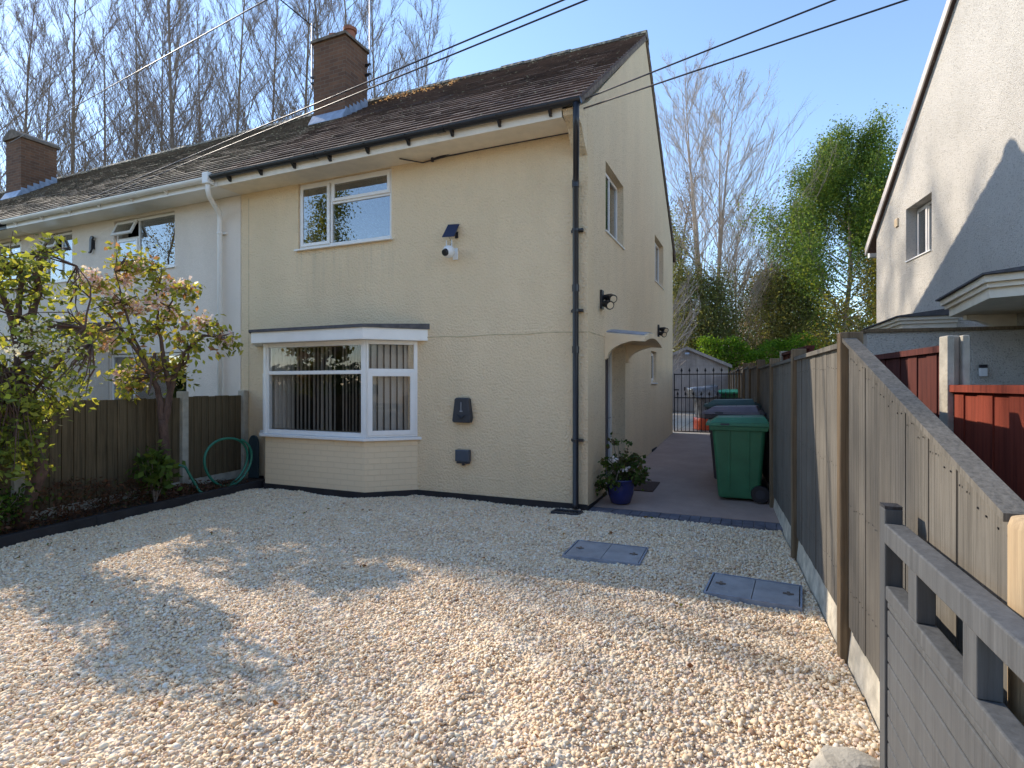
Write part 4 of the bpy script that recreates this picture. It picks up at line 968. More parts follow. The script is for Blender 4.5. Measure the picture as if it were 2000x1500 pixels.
# ------------------------------------------------------------------ fixtures on our house
def fixtures():
    for nm, y, z, lab in (('wall_light', .60, 2.57, 'twin black spot wall light high beside the side door, near the corner pipe'), ('wall_light', 5.12, 2.57, 'twin black spot wall light further along the side wall past the door hood')):
        T = thing(nm, lab, 'wall light', hw(0, y, z), HA, 'spot lights on the side wall')
        m = MB(); m.box(0, .03, -.05, .05, -.12, .12); m.build('back_plate', M['black'], T, bevel=.005)
        for dy, dz, px in ((.06, .03, .11), (-.02, -.06, .09)):
            m = MB(); c = (px, dy, dz); m.tube([(.02, dy, dz + .01), (px, dy, dz), (px + .05, dy - .06, dz - .03)], [.03, .052, .056], 14); h = m.build('lamp_head', M['black'], T)
            m = MB(); a = Vector((px + .05, dy - .06, dz - .03)); dr = Vector((.05, -.06, -.03)).normalized(); m.tube([a + dr * .001, a + dr * .006], .042, 14); m.build('lens', M['smooth_cream'], h)
    T = thing('security_camera', 'white ball security camera with two aerials below the small solar panel', 'security camera', hw(-1.80, 0, 3.20), HA)
    m = MB(); m.box(-.0, .07, -.02, 0, -.09, .06); m.tube([(.03, -.02, .0), (.03, -.07, .0)], .02, 8); m.build('mount', M['white_pl'], T, bevel=.005)
    m = MB(); m.lathe([(.01, -.085), (.05, -.07), (.074, -.03), (.078, .0), (.074, .03), (.055, .06), (.01, .075)], 20, (.0, -.12, .0)); b = m.build('body', M['white_pl'], T, smooth=True)
    m = MB(); m.tube([(-.012, -.17, -.02), (-.02, -.202, -.035)], [.05, .040], 16); m.build('lens', M['black'], b)
    for x in (-.05, .03):
        m = MB(); m.tube([(x, -.10, .03), (x + .003, -.10, .15)], .006, 8); m.build('aerial', M['white_pl'], b)
    S = thing('solar_panel', 'small dark tilted solar panel on the front wall above the camera', 'solar panel', hw(-1.79, 0, 3.47), HA)
    m = MB(); m.hexa([(-.09, -.16, -.09), (.07, -.13, -.09), (.07, -.12, -.09), (-.09, -.15, -.09)], [(-.05, -.07, .09), (.10, -.04, .09), (.10, -.03, .09), (-.05, -.06, .09)]); m.build('panel', plain('solar_cell', (.015, .018, .05), .15, .1), S)
    m = MB(); m.tube([(.04, 0, -.04), (.03, -.09, -.05)], .014, 8); m.box(.02, .06, -.012, 0, -.08, 0); m.build('bracket', M['black'], S)
    m = MB(); m.tube([(0, -.13, -.09), (.0, -.06, -.14), (-.01, -.10, -.20)], .003, 6); m.build('lead', M['black'], S)
    E = thing('car_charger', 'tall tapered black car charger box on the front wall', 'charger', hw(-1.64, 0, 1.16), HA)
    m = MB(); m.prism([(-.075, .165), (.075, .165), (.10, .15), (.135, -.09), (.12, -.155), (-.12, -.155), (-.135, -.13), (-.10, .15)], -.085, 0, 'y'); b = m.build('body', M['grey_pl'], E, bevel=.012)
    m = MB(); m.box(-.004, .004, -.092, -.086, .0, .11); m.box(-.02, .02, -.092, -.086, -.015, .0); m.build('indicator', plain('grey_strip', (.3, .3, .32), .4, .1), b)
    m = MB(); m.tube([(-.05, -.088, -.06), (0, -.10, -.1), (.05, -.088, -.06)], .008, 8); m.build('socket_cover', M['black'], b)
    S = thing('outdoor_socket', 'blue grey weatherproof socket box low on the front wall under the charger', 'socket', hw(-1.64, 0, .565), HA)
    m = MB(); m.box(-.10, .10, -.07, 0, -.06, .09); b = m.build('lid', plain('blue_grey', (.06, .075, .10), .4, .1), S, bevel=.01)
    m = MB(); m.box(-.085, .085, -.055, 0, -.085, -.061); m.tube([(0, -.03, -.085), (0, -.03, -.11)], .02, 10); m.build('base', M['grey_pl'], S)
    # inspection covers
    for i, (cx, cy, wd, dp, ang) in enumerate(COVERS):
        lab = ('steel inspection cover in the gravel nearer the house, wholly shaded', 'steel inspection cover in the gravel nearer the fence, its front edge sunlit')[i]
        T = thing('inspection_cover', lab, 'drain cover', hw(cx, cy, .022), ang, 'inspection covers in the gravel')
        m = MB(); frame_rect_xy(m, -wd / 2, wd / 2, -dp / 2, dp / 2, -.05, .010, .012); m.build('frame', M['lead'], T)
        b = NB('cover_steel'); wv = b.n('ShaderNodeTexVoronoi', Scale=45); b.l(b.co, wv.inputs['Vector'])
        b.base(b.ramp(b.noise(6, 5), [(.3, (.26, .255, .26)), (.7, (.40, .395, .40))])); b.p.inputs['Roughness'].default_value = .5; b.p.inputs['Metallic'].default_value = .1; b.bump(wv.outputs['Distance'], .4, .004)
        for s_ in (-1, 1):
            m = MB(); a, c = (-wd / 2 + .02, -.002) if s_ < 0 else (.002, wd / 2 - .02); m.box(a, c, -dp / 2 + .02, dp / 2 - .02, -.04, .008); l_ = m.build('lid', b.m, T, bevel=.002)
            m = MB(); x = s_ * wd * .36; m.box(x - .035, x + .035, -.012, .012, .0102, .013); m.box(x - .01, x + .01, -.03, .03, .0132, .016); m.build('lifting_key', M['mortar'], l_)
    D = thing('drain_gully', 'black plastic drain gully at the foot of the downpipe', 'drain', hw(-.20, -.17, .0), HA)
    m = MB(); frame_rect_xy(m, -.17, .17, -.09, .09, -.03, .03, .03); m.build('frame', M['grey_pl'], D, bevel=.004)
    m = MB()
    for k in range(8): m.box(-.13 + k * .033, -.115 + k * .033, -.058, .058, .0, .02)
    m.build('grating', M['black'], D)
    m = MB(); m.box(.18, .56, 1.15, 1.75, .0, .012)
    o = m.build('doormat', plain('brown_coir', (.10, .06, .045), 1, .3, 60, .8, 200)); o.location = hw(0, 0, gz(1.4) + .012); o.rotation_euler = (math.atan(.044) * 1, 0, R(HA)); o.location = hw(0, 0, .022); tag(o, 'small brown doormat on the path by the side door', 'doormat')
def frame_rect_xy(m, x0, x1, y0, y1, z0, z1, t):
    m.box(x0, x0 + t, y0, y1, z0, z1); m.box(x1 - t, x1, y0, y1, z0, z1); m.box(x0 + t, x1 - t, y0, y0 + t, z0, z1); m.box(x0 + t, x1 - t, y1 - t, y1, z0, z1)
fixtures()

# aerials
def aerials():
    T = thing('tv_aerial', 'television aerial with long boom on the left side of the tall brick chimney', 'aerial', hw(-6.46, 2.42, 7.5), HA)
    m = MB(); m.tube([(0, 0, 0), (0, 0, 1.32)], .016, 8); m.build('mast', M['metal'], T)
    m = MB(); m.tube([(0, -1.5, 1.30), (0, .12, 1.28)], .012, 6)
    for k in range(11): y = -1.45 + k * .13; l = .09 + .003 * k; m.tube([(-l, y, 1.30), (l, y, 1.30)], .004, 4)
    for dz in (-.12, -.05, .05, .12): m.tube([(-.17, .1, 1.28 + dz), (.17, .1, 1.28 + dz)], .004, 4)
    m.tube([(0, .1, 1.14), (0, .1, 1.42)], .005, 4); m.build('boom', M['iron'], T)
    m = MB(); m.box(-.01, .10, -.02, .02, .2, .24); m.box(-.01, .10, -.02, .02, .08, .12); m.build('bracket', M['iron'], T)
    T = thing('aerial_mast', 'plain aerial mast on the right side of the tall brick chimney', 'aerial', hw(-5.47, 3.0, 7.75), HA)
    m = MB(); m.tube([(0, 0, 0), (0, 0, 2.4)], .016, 8); m.build('mast', M['metal'], T)
    m = MB(); m.box(-.11, .02, -.02, .02, .1, .14); m.box(-.11, .02, -.02, .02, .3, .34); m.build('bracket', M['iron'], T)
aerials()

# ------------------------------------------------------------------ overhead cables
def cable(label, A, B, sag, r=.009):
    A, B = Vector(A), Vector(B); pts = []
    n = 24
    for k in range(n + 1):
        t = k / n; p = A.lerp(B, t); p.z -= 4 * sag * t * (1 - t); pts.append(p)
    m = MB(); m.tube([pts[0], pts[-1]] if sag == 0 else pts, r, 8); tag(m.build('overhead_cable', M['cable'], smooth=True), label, 'cable', 'overhead cables')
def ray(u, v, Y): return Vector(((u - 1000) / 1090 * Y, Y, 1.5 + (750 - v) / 1090 * Y))
def ext(A, P, t): A, P = Vector(A), Vector(P); return A + (P - A) * t
Aw = hw(-2.1, -.03, 4.46)
cable('cable from the front wall under the eaves, lower one of the pair crossing the gable', Aw, ext(Aw, ray(1770, 0, 5.0), 2.4), .0)
cable('cable from the front wall under the eaves, upper one of the pair crossing the gable', Aw, ext(Aw, ray(1630, 0, 5.2), 2.4), .0)
Ag = hw(-8.85, -.43, 4.62)
cable('cable running from the white gutter past the chimney, lower of the two', Ag, ext(Ag, ray(1145, 0, 5.5), 2.0), .0)
cable('cable running from the white gutter past the chimney, upper of the two', hw(-9.4, -.43, 4.62), ext(hw(-9.4, -.43, 4.62), ray(1100, 0, 5.6), 2.0), .0)
Ac = hw(-16.9, 2.15, 8.1)
cable('cable from the far left chimney crossing in front of the bare trees', Ac, ext(Ac, ray(520, 0, 8.0), 2.2), .0)
def wall_cable():
    m = MB(); m.tube([hw(-2.5, -.2, 4.47), hw(-2.25, -.03, 4.44), hw(-1.9, -.02, 4.47), hw(-1.3, -.02, 4.475), hw(-.2, -.02, 4.475)], .008, 6)
    m.lathe([(.02, 0), (.02, .05)], 10, hw(-2.1, -.03, 4.43)); tag(m.build('wall_cable', M['cable']), 'short dark cable clipped along the wall under the soffit', 'cable')
wall_cable()

# ------------------------------------------------------------------ vegetation
def branch_tree(seed, H=16, r0=.18, n1=34, up=35, spread=.26, l2=8, l3=5, start=.12, wob=.02, minr=.006, l1f=1.0, multi=1, l1w=.045, sg=.34):
    rd = random.Random(seed); trunk = MB(); br = MB(); tips = []
    def path(p, d, L, n, w, trop):
        pts = [p.copy()]; d = d.normalized()
        for i in range(n):
            d = (d + Vector((rd.gauss(0, w), rd.gauss(0, w), rd.gauss(0, w) + trop))).normalized(); p = p + d * (L / n); pts.append(p.copy())
        return pts
    def at(pts, t):
        f = t * (len(pts) - 1); i = min(int(f), len(pts) - 2); return pts[i].lerp(pts[i + 1], f - i), (pts[i + 1] - pts[i]).normalized()
    for q in range(multi):
        a = rd.uniform(0, 6.28); lean = Vector((math.cos(a), math.sin(a), 0)) * (.06 if multi > 1 else .02)
        T = path(Vector((0, 0, 0)) + lean * .5, Vector((0, 0, 1)) + lean, H * (1 if q == 0 else rd.uniform(.75, .95)), 16, wob, .02)
        rr = [max(minr, r0 * (1 - .93 * (k / 16) ** .8)) for k in range(17)]; trunk.tube(T, rr, 8)
        for i in range(n1 // multi):
            t = start + (1 - start - .02) * (i + rd.random()) / (n1 // multi); p, d = at(T, t)
            az = i * 2.4 + rd.uniform(-.5, .5); e = R(up + rd.uniform(-9, 12)); o = Vector((math.cos(az) * math.sin(e), math.sin(az) * math.sin(e), math.cos(e)))
            L = H * spread * (1.05 - t * .85) * rd.uniform(.7, 1.15) * l1f; rb = max(minr * 1.3, r0 * .24 * (1 - t * .7))
            P = path(p, o, L, 7, l1w, .045); br.tube(P, [max(minr, rb * (1 - .85 * k / 7)) for k in range(8)], 5, False)
            tips.append(P[-1])
            for j in range(l2):
                t2 = .18 + .8 * (j + rd.random()) / l2; p2, d2 = at(P, t2); o2 = (d2 + Vector((rd.gauss(0, sg), rd.gauss(0, sg), rd.gauss(.15, .2)))).normalized()
                L2 = L * rd.uniform(.25, .5) * (1.1 - t2 * .6); P2 = path(p2, o2, L2, 4, .06, .06); br.tube(P2, [max(minr * .8, rb * .4 * (1 - .8 * k / 4)) for k in range(5)], 3, False)
                tips.append(P2[-1]); tips.append(P2[2])
                for l in range(l3):
                    t3 = .2 + .8 * rd.random(); p3, d3 = at(P2, t3); o3 = (d3 + Vector((rd.gauss(0, sg * 1.2), rd.gauss(0, sg * 1.2), rd.gauss(.15, .3)))).normalized()
                    P3 = path(p3, o3, L2 * rd.uniform(.3, .6), 2, .12, .04); br.tube(P3, [minr * .8, minr * .65, minr * .4], 3, False); tips.append(P3[-1])
    return trunk, br, np.array([tuple(t) for t in tips])
def leaves(centers, n, spread, size, cols, colp=None, droop=0, seed=1, flat=.0, aspect=.55, jitter=.15):
    """n leaves scattered about the centres; each a folded rhombus of two triangles-quads"""
    g = np.random.default_rng(seed); c = centers[g.integers(0, len(centers), n)] + g.normal(0, 1, (n, 3)) * np.array(spread)
    c[:, 2] -= np.abs(g.normal(0, droop, n)) if droop else 0
    L = size * g.uniform(.6, 1.3, n)
    a = g.uniform(0, 6.283, n); el = g.normal(-.35, .6, n)
    d = np.stack([np.cos(a) * np.cos(el), np.sin(a) * np.cos(el), np.sin(el)], 1)
    r = g.normal(0, 1, (n, 3)); r -= (r * d).sum(1)[:, None] * d; r /= np.linalg.norm(r, axis=1)[:, None]; nn = np.cross(d, r)
    Lc = L[:, None]; w_ = Lc * aspect / 2
    V = np.stack([c, c + d * Lc * .45 + r * w_ + nn * w_ * .3, c + d * Lc, c + d * Lc * .45 - r * w_ + nn * w_ * .3], 1)
    F = np.arange(n * 4).reshape(n, 4)
    cols = np.array(cols, float); cc = cols[g.choice(len(cols), n, p=colp)] * g.uniform(1 - jitter, 1 + jitter, (n, 1)); cc = np.repeat(cc[:, None], 4, 1).reshape(-1, 3)
    return V.reshape(-1, 3), F, cc
def place_tree(name, label, cat, loc, rz, tr, br, bark_, group=None, leafy=None, scale=1, leafmat='leaf'):
    T = thing(name, label, cat, loc, rz, group); T.scale = (scale,) * 3
    tr.build('trunk', M[bark_], T, smooth=True); c = br.build('branches', M[bark_], T)
    if leafy is not None:
        V, F, cc = leafy; np_mesh('crown', V, F, M[leafmat], T, cc)
    return T
# poplar row behind the terrace
protos = []
for s in range(3):
    tr, br, tips = branch_tree(20 + s, 19.5, .15, 46, 33, .42, 12, 7, .03, .012, .0062, sg=.32, l1w=.03)
    V, F, cc = leaves(tips, 900, (.08, .08, .08), .04, [(.22, .20, .08), (.28, .17, .09), (.18, .2, .07)], seed=s)
    protos.append((tr, br, (V, F, cc)))
spec = [(-60, 21, .96, 'leftmost bare poplar, cut by the photo edge'), (45, 25, .93, 'bare poplar rising above the far left chimney'), (95, 33, 1.05, 'thin bare poplar just right of the far left chimney'),
        (146, 24, .97, 'thick trunked bare poplar between the far left chimney and the long cable'), (200, 34, 1.1, 'slender distant bare poplar right of the thick trunked one'), (247, 26, .93, 'bare poplar left of the twin trunked pair'), (305, 36, 1.15, 'distant bare poplar behind the long cable'),
        (345, 25, 1.03, 'bare poplar, left of the close twin pair'), (360, 27, 1.06, 'bare poplar, right of the close twin pair'), (408, 35, 1.15, 'distant thin bare poplar midway to the chimney'), (452, 26, 1.02, 'straight bare poplar above the middle of the roof'), (510, 31, 1.14, 'wide forking bare tree left of the tall chimney'),
        (575, 28, 1.12, 'bare poplar right behind the television aerial'), (640, 30, 1.22, 'bare tree rising behind the tall brick chimney'), (700, 33, 1.3, 'bare tree just right of the tall brick chimney'), (752, 29, 1.07, 'bare tree halfway between tall chimney and open sky'), (815, 33, 1.13, 'rightmost bare tree of the row, above the roof ridge')]
made = {}
for i, (u, Y, sc_, lab) in enumerate(spec):
    sc_ *= 1.10
    k = i % 3; loc = ((u - 1000) / 1090 * Y, Y, .2)
    if k not in made:
        made[k] = place_tree('bare_poplar', lab, 'tree', loc, i * 67, *protos[k][:2], 'bark_dark', 'bare poplars behind the terrace', protos[k][2], sc_)
    else: dup(made[k], loc, i * 67 + 13, lab, sc_)
# pale bare tree in the gap
tr, br, tips = branch_tree(44, 17.6, .15, 96, 38, .54, 12, 8, .06, .013, .0060, 1.0, 4, sg=.34, l1w=.03)
place_tree('bare_tree', 'tall pale bare tree catching the sun in the gap between the houses', 'tree', ((1385 - 1000) / 1090 * 29, 29, .3), 20, tr, br, 'bark_pale')
tr, br, tips = branch_tree(43, 8.5, .12, 50, 42, .42, 9, 6, .05, .05, .007)
place_tree('bare_tree', 'lower spreading bare tree close to the gable, arching over the shed', 'tree', ((1268 - 1000) / 1090 * 19.5, 19.5, .3), 200, tr, br, 'bark_pale')
# leafy trees
def leafy_tree(name, lab, u, Y, H, seed, ncl, size, cols, colp, spreadf=.3, droop=.0, up=55, bark_='bark_dark', n1=26, spr=(.28, .28, .25), start=.15, l2=7, aspect=.6, wrap=0):
    tr, br, tips = branch_tree(seed, H, .014 * H, n1, up, spreadf, l2, 2, start, .04, .008)
    if wrap:   # ivy round the trunk and limbs
        z = rng.uniform(0, H * .75, wrap); a = rng.uniform(0, 6.28, wrap); rr = rng.uniform(.1, .6, wrap); tips = np.concatenate([tips, np.stack([rr * np.cos(a), rr * np.sin(a), z], 1)])
    lf = leaves(tips, ncl, spr, size, cols, colp, droop, seed, aspect=aspect)
    return place_tree(name, lab, 'tree', ((u - 1000) / 1090 * Y, Y, .3), seed * 40, tr, br, bark_, None, lf)
GR = [(.21, .24, .09), (.27, .31, .10), (.36, .38, .14), (.15, .15, .07)]
leafy_tree('birch_tree', 'bright green leafy birch standing tall left of the white house', 1652, 25, 12.9, 51, 110000, .105, [(.13, .22, .045), (.19, .29, .055), (.29, .37, .08), (.08, .13, .035)], [.35, .35, .15, .15], .58, .6, 55, n1=48, spr=(.27, .27, .28), start=.26, l2=11)
YG = [(.17, .20, .04), (.28, .29, .05), (.10, .12, .035), (.19, .15, .05)]
for k_, (u_, y_, h_, lab_) in enumerate(((1445, 28, 10.0, 'pale twiggy bare tree right of the tall pale one'), (1515, 31, 8.8, 'low pale twiggy bare tree in the sky gap left of the birch'))):
    tr, br, tips = branch_tree(61 + k_, h_, .09, 60, 36, .46, 10, 6, .08, .03, .0062, sg=.34)
    place_tree('bare_tree', lab_, 'tree', ((u_ - 1000) / 1090 * y_, y_, .3), 50 * k_, tr, br, 'bark_pale')
leafy_tree('leafy_tree', 'yellow green tree growing below the birch beside the white house', 1690, 21, 7.2, 52, 22000, .09, YG, None, .36, .1, 60, n1=26)
leafy_tree('leafy_tree', 'dark green bushy tree behind the hedge, middle of the gap', 1560, 27, 6.4, 53, 26000, .11, GR, [.4, .2, .1, .3], .40, .1, 60, spr=(.45, .45, .4))
leafy_tree('leafy_tree', 'olive brown twiggy tree right of the pale bare tree', 1480, 30, 7.0, 54, 16000, .10, [(.32, .27, .15), (.24, .24, .11), (.40, .32, .20)], None, .40, .1, 50, 'bark_pale', spr=(.3, .3, .3), n1=40, l2=10)
leafy_tree('ivy_clad_tree', 'tall ivy clad tree hard against the gable wall', 1334, 27, 9.2, 55, 26000, .10, GR, None, .26, .1, 42, spr=(.40, .40, .35), wrap=900)
leafy_tree('ivy_clad_tree', 'shorter ivy clad tree behind the shed roof', 1405, 26, 6.2, 56, 22000, .10, GR, [.45, .2, .05, .3], .36, .1, 52, spr=(.42, .42, .38), wrap=600)
leafy_tree('leafy_tree', 'thin dark tree seen just left of the white house wall', 1720, 28, 8.0, 57, 22000, .11, GR, None, .32, .1, 52, spr=(.4, .4, .4))
leafy_tree('brown_twig_tree', 'reddish brown budding tree rising above the ivy by the gable', 1322, 31, 12.5, 58, 9000, .06, [(.20, .12, .06), (.15, .12, .05)], None, .22, 0, 34, n1=40, l2=9, spr=(.2, .2, .2))
# hedge and undergrowth
def hedge():
    n = 24000; g = np.random.default_rng(3); x = g.uniform(0, 9.5, n); y = g.uniform(-.7, .7, n); h = 3.05 + .25 * np.sin(1.9 * x) + .18 * np.sin(4.3 * x + 1)
    z = h * (1 - g.random(n) ** 2.2 * .8)
    V, F, cc = leaves(np.stack([x, y, z], 1), n, (.05, .05, .05), .11, [(.19, .36, .035), (.28, .46, .05), (.12, .22, .03)], None, seed=5)
    T = thing('garden_hedge', 'bright green clipped hedge behind the shed and fence', 'hedge', (8.3, 24.9, .25), -6)
    np_mesh('foliage', V, F, M['leaf'], T, cc)
    m = MB()
    for k in range(14): xx = .3 + k * .68; m.tube([(xx, 0, 0), (xx + random.uniform(-.2, .2), random.uniform(-.2, .2), 2.3)], [.04, .015], 5)
    m.build('stems', M['bark_dark'], T)
hedge()
def undergrowth():
    g = np.random.default_rng(9); n = 70000; X = g.uniform(-34, 30, n); Y = 37 + g.uniform(-1.8, 3.5, n) 
    top = 5.2 + 1.3 * np.sin(.7 * X) + .9 * np.sin(1.7 * X + 2) + .6 * np.sin(3.1 * X); top = np.where(X < 6, top * .75, top)
    Z = top * (1 - g.random(n) ** 1.6)
    V, F, cc = leaves(np.stack([X, Y, Z], 1), n, (.2, .2, .2), .30, [(.10, .13, .045), (.15, .17, .06), (.20, .16, .09), (.07, .09, .04)], None, seed=10)
    o = np_mesh('distant_woodland', V, F, M['leaf'], col=cc); tag(o, 'dense tangle of undergrowth and scrub closing the view behind the gardens', 'woodland', kind='stuff')
undergrowth()

# ------------------------------------------------------------------ small trees in the left bed
def sapling(name, label, base, limbs, clusters, n, size, cols, colp, blossom=None, seed=1, spr=.12):
    T = thing(name, label, 'tree', base, 0)
    tr = MB(); br = MB(); b0 = Vector(base)
    for i, (pts, r) in enumerate(limbs):
        P = [Vector(p) - b0 for p in pts]
        # smooth
        Q = []
        for k in range(len(P) - 1):
            for t in (0, .34, .67): 
                q = P[k].lerp(P[k + 1], t); Q.append(q + Vector((random.gauss(0, .006), random.gauss(0, .006), 0)))
        Q.append(P[-1]); rs = [r[0] + (r[1] - r[0]) * k / (len(Q) - 1) for k in range(len(Q))]
        (tr if i == 0 else br).tube(Q, rs, 9)
    g = random.Random(seed); cl = []
    ends = [Vector(l[0][-1]) - b0 for l in limbs] + [Vector(l[0][len(l[0]) // 2]) - b0 for l in limbs[1:]]
    for c in clusters:
        c = Vector(c[:3]) - b0; e = min(ends, key=lambda q: (q - c).length); 
        for _ in range(3):
            t = c + Vector((g.gauss(0, spr), g.gauss(0, spr), g.gauss(0, spr))); mid = e.lerp(t, .5) + Vector((g.gauss(0, .04), g.gauss(0, .04), g.gauss(.02, .03)))
            br.tube([e, mid, t], [.010, .006, .003], 4, False); cl += [tuple(t), tuple(mid.lerp(t, .5))]
        cl.append(tuple(c))
    tr.build('trunk', M['bark_cherry'], T, smooth=True); br.build('branches', M['bark_cherry'], T)
    V, F, cc = leaves(np.array(cl), n, (spr * .6,) * 3, size, cols, colp, .03, seed); np_mesh('leaves', V, F, M['leaf'], T, cc)
    if blossom:
        bc = np.array([tuple(Vector(q) - b0) for q in blossom[0]]); V, F, cc = leaves(bc, blossom[1], (.055, .055, .05), blossom[2], blossom[3], None, 0, seed + 1, aspect=.9); np_mesh('blossom', V, F, M['petal'], T, cc)
    return T
def r3(u, v, Y): return tuple(ray(u, v, Y))
Y2 = 6.85
cl2 = [(u, v, Y2 + dy) for u, v, dy in [(175, 540, -.1), (200, 560, .1), (225, 520, 0), (245, 545, .1), (270, 520, .15), (290, 515, 0), (230, 590, .1), (200, 600, -.1), (260, 600, .1), (300, 590, -.1), (335, 560, .1), (355, 560, 0), (380, 570, -.05), (330, 610, .1), (290, 640, 0), (250, 650, -.1), (220, 640, .1), (210, 670, 0), (330, 650, .1), (360, 640, 0), (395, 630, .1), (420, 650, 0), (445, 665, .05), (380, 670, -.1), (345, 690, .1), (300, 690, 0), (260, 700, -.1), (240, 730, .1), (270, 740, 0), (300, 720, .1), (250, 765, 0), (330, 720, 0), (190, 640, .1), (310, 550, 0), (240, 500, 0), (150, 640, .1)]]
cl2p = [r3(*c) for c in cl2]
B2 = (-4.34, 6.96, .07)
limb2 = [([B2, r3(322, 860, 6.95), r3(318, 820, 6.92)], (.062, .05)),
    ([r3(318, 825, 6.92), r3(310, 770, 6.9), r3(298, 735, 6.8), r3(270, 690, 6.75), r3(235, 640, 6.7)], (.042, .016)),
    ([r3(320, 825, 6.92), r3(330, 780, 6.95), r3(340, 735, 6.95), r3(360, 690, 6.9), r3(395, 655, 6.85), r3(430, 658, 6.85)], (.046, .010)),
    ([r3(332, 760, 6.95), r3(320, 700, 6.9), r3(310, 640, 6.9), r3(305, 570, 6.9)], (.034, .009)),
    ([r3(345, 720, 6.95), r3(368, 705, 6.9), r3(368, 680, 6.9)], (.022, .01)),
    ([r3(290, 720, 6.85), r3(262, 660, 6.8), r3(240, 590, 6.8), r3(225, 530, 6.75)], (.022, .006)),
    ([r3(310, 650, 6.9), r3(330, 600, 6.9), r3(345, 560, 6.9)], (.016, .006)),
    ([r3(270, 690, 6.8), r3(210, 610, 6.8), r3(150, 560, 6.7), r3(122, 530, 6.6)], (.014, .004)),
    ([r3(300, 690, 6.9), r3(295, 760, 6.7), r3(290, 770, 6.6)], (.02, .006))]
GL = [(.24, .28, .05), (.36, .39, .06), (.48, .45, .09), (.36, .20, .11), (.13, .16, .04)]
bl2 = [cl2p[i] for i in (0, 1, 3, 6, 8, 11, 13, 9, 20, 22, 17, 27, 10, 4, 29)]
sapling('cherry_tree', 'small cherry tree with pink blossom before the fence, nearer the cream house', B2, limb2, cl2p, 2300, .085, GL, [.3, .3, .2, .12, .08], (bl2, 2700, .04, [(.88, .76, .76), (.93, .87, .86), (.76, .52, .54)]), 11, .10)
Y1 = 5.35
B1_ = (-4.90, 5.52, .07)
cl1 = []
gg = random.Random(4)
for _ in range(150):
    v = gg.uniform(500, 925); t = (v - 500) / 425; ul, ur = (-60, 110 + 95 * math.sin(min(1, t * 1.5) * math.pi * .75)); ur = 95 if t < .12 else (110 if t < .3 else (150 if t < .75 else 90 - (t - .75) * 200)); u = gg.uniform(ul, ur)
    if t < .35 and gg.random() < .6: continue
    cl1.append(r3(u, v, Y1 + gg.uniform(-.45, .3)))
for u, v in ((75, 480), (60, 500), (100, 495), (40, 500), (20, 520), (90, 530), (120, 560), (10, 545)): cl1.append(r3(u, v, Y1))
limb1 = [([B1_, r3(85, 915, 5.5), r3(62, 850, 5.45), r3(45, 780, 5.4), r3(38, 700, 5.4)], (.06, .045)),
    ([r3(40, 720, 5.4), r3(58, 640, 5.4), r3(72, 570, 5.4), r3(78, 500, 5.4)], (.04, .028)),
    ([r3(40, 700, 5.4), r3(38, 620, 5.35), r3(40, 520, 5.35)], (.032, .02)),
    ([r3(38, 700, 5.4), r3(22, 620, 5.4), r3(0, 560, 5.4), r3(-12, 530, 5.4)], (.034, .016)),
    ([r3(48, 790, 5.4), r3(95, 730, 5.3), r3(130, 690, 5.3), r3(165, 640, 5.3), r3(178, 560, 5.4), r3(150, 520, 5.4)], (.018, .004)),
    ([r3(45, 760, 5.4), r3(10, 720, 5.3), r3(-30, 680, 5.2)], (.02, .006)),
    ([r3(130, 690, 5.3), r3(180, 670, 5.3), r3(200, 640, 5.3)], (.008, .003))]
sapling('leafy_shrub_tree', 'leafy leaning small tree at the far left edge in front of the fence', B1_, limb1, cl1, 3900, .072, [(.20, .25, .05), (.30, .36, .06), (.42, .45, .08), (.11, .14, .04)], [.35, .3, .15, .2], ([r3(u, v, 5.0) for u, v in ((25, 680), (40, 677), (75, 662), (100, 672), (130, 675), (55, 645), (85, 640))], 380, .03, [(.75, .75, .68)]), 12, .085)
def shrub(name, label, loc, h, r, n, size, cols, seed, cat='shrub', flowers=None):
    T = thing(name, label, cat, loc, seed * 31); g = random.Random(seed); m = MB(); c = []
    for k in range(16):
        a = g.uniform(0, 6.28); rr = r * g.uniform(.2, 1); z = h * g.uniform(.4, 1); p = (rr * math.cos(a), rr * math.sin(a), z); m.tube([(0, 0, 0), (p[0] * .4, p[1] * .4, z * .5), p], [.008, .005, .003], 4); c += [p, (p[0] * .7, p[1] * .7, z * .7)]
    m.build('stems', M['bark_dark'], T); V, F, cc = leaves(np.array(c), n, (r * .28, r * .28, h * .10), size, cols, None, 0, seed); V[:, 2] = np.maximum(V[:, 2], .0); np_mesh('foliage', V, F, M['leaf'], T, cc)
    return T
shrub('garden_shrub', 'small green sapling shrub at the foot of the cherry tree', (-4.30, 6.72, .07), .62, .20, 420, .10, [(.10, .17, .03), (.15, .22, .04), (.06, .10, .02)], 21)
shrub('garden_shrub', 'low green bush cut by the left photo edge beside the short concrete post', (-4.98, 5.30, .07), .50, .30, 1100, .05, [(.07, .15, .02), (.14, .22, .03), (.04, .08, .015)], 22)
def litter():
    n = 5200; g = np.random.default_rng(6); y = g.uniform(4.6, 8.0, n); x = EX(y) - g.uniform(.07, .62, n); hgt = .24 * np.exp(-((y - 5.9) / 1.0) ** 2) + .04
    z = .08 + g.random(n) ** 1.8 * hgt * 1.5
    V, F, cc = leaves(np.stack([x, y, z], 1), n, (.01, .01, .01), .055, [(.13, .07, .045), (.20, .10, .06), (.09, .055, .035), (.10, .11, .04)], [.4, .25, .25, .1], seed=7, aspect=.35)
    o = np_mesh('dried_undergrowth', V, F, M['leaf'], col=cc); tag(o, 'dried brown ferns and leaf litter in the left planting bed', 'ground cover', kind='stuff')
litter()
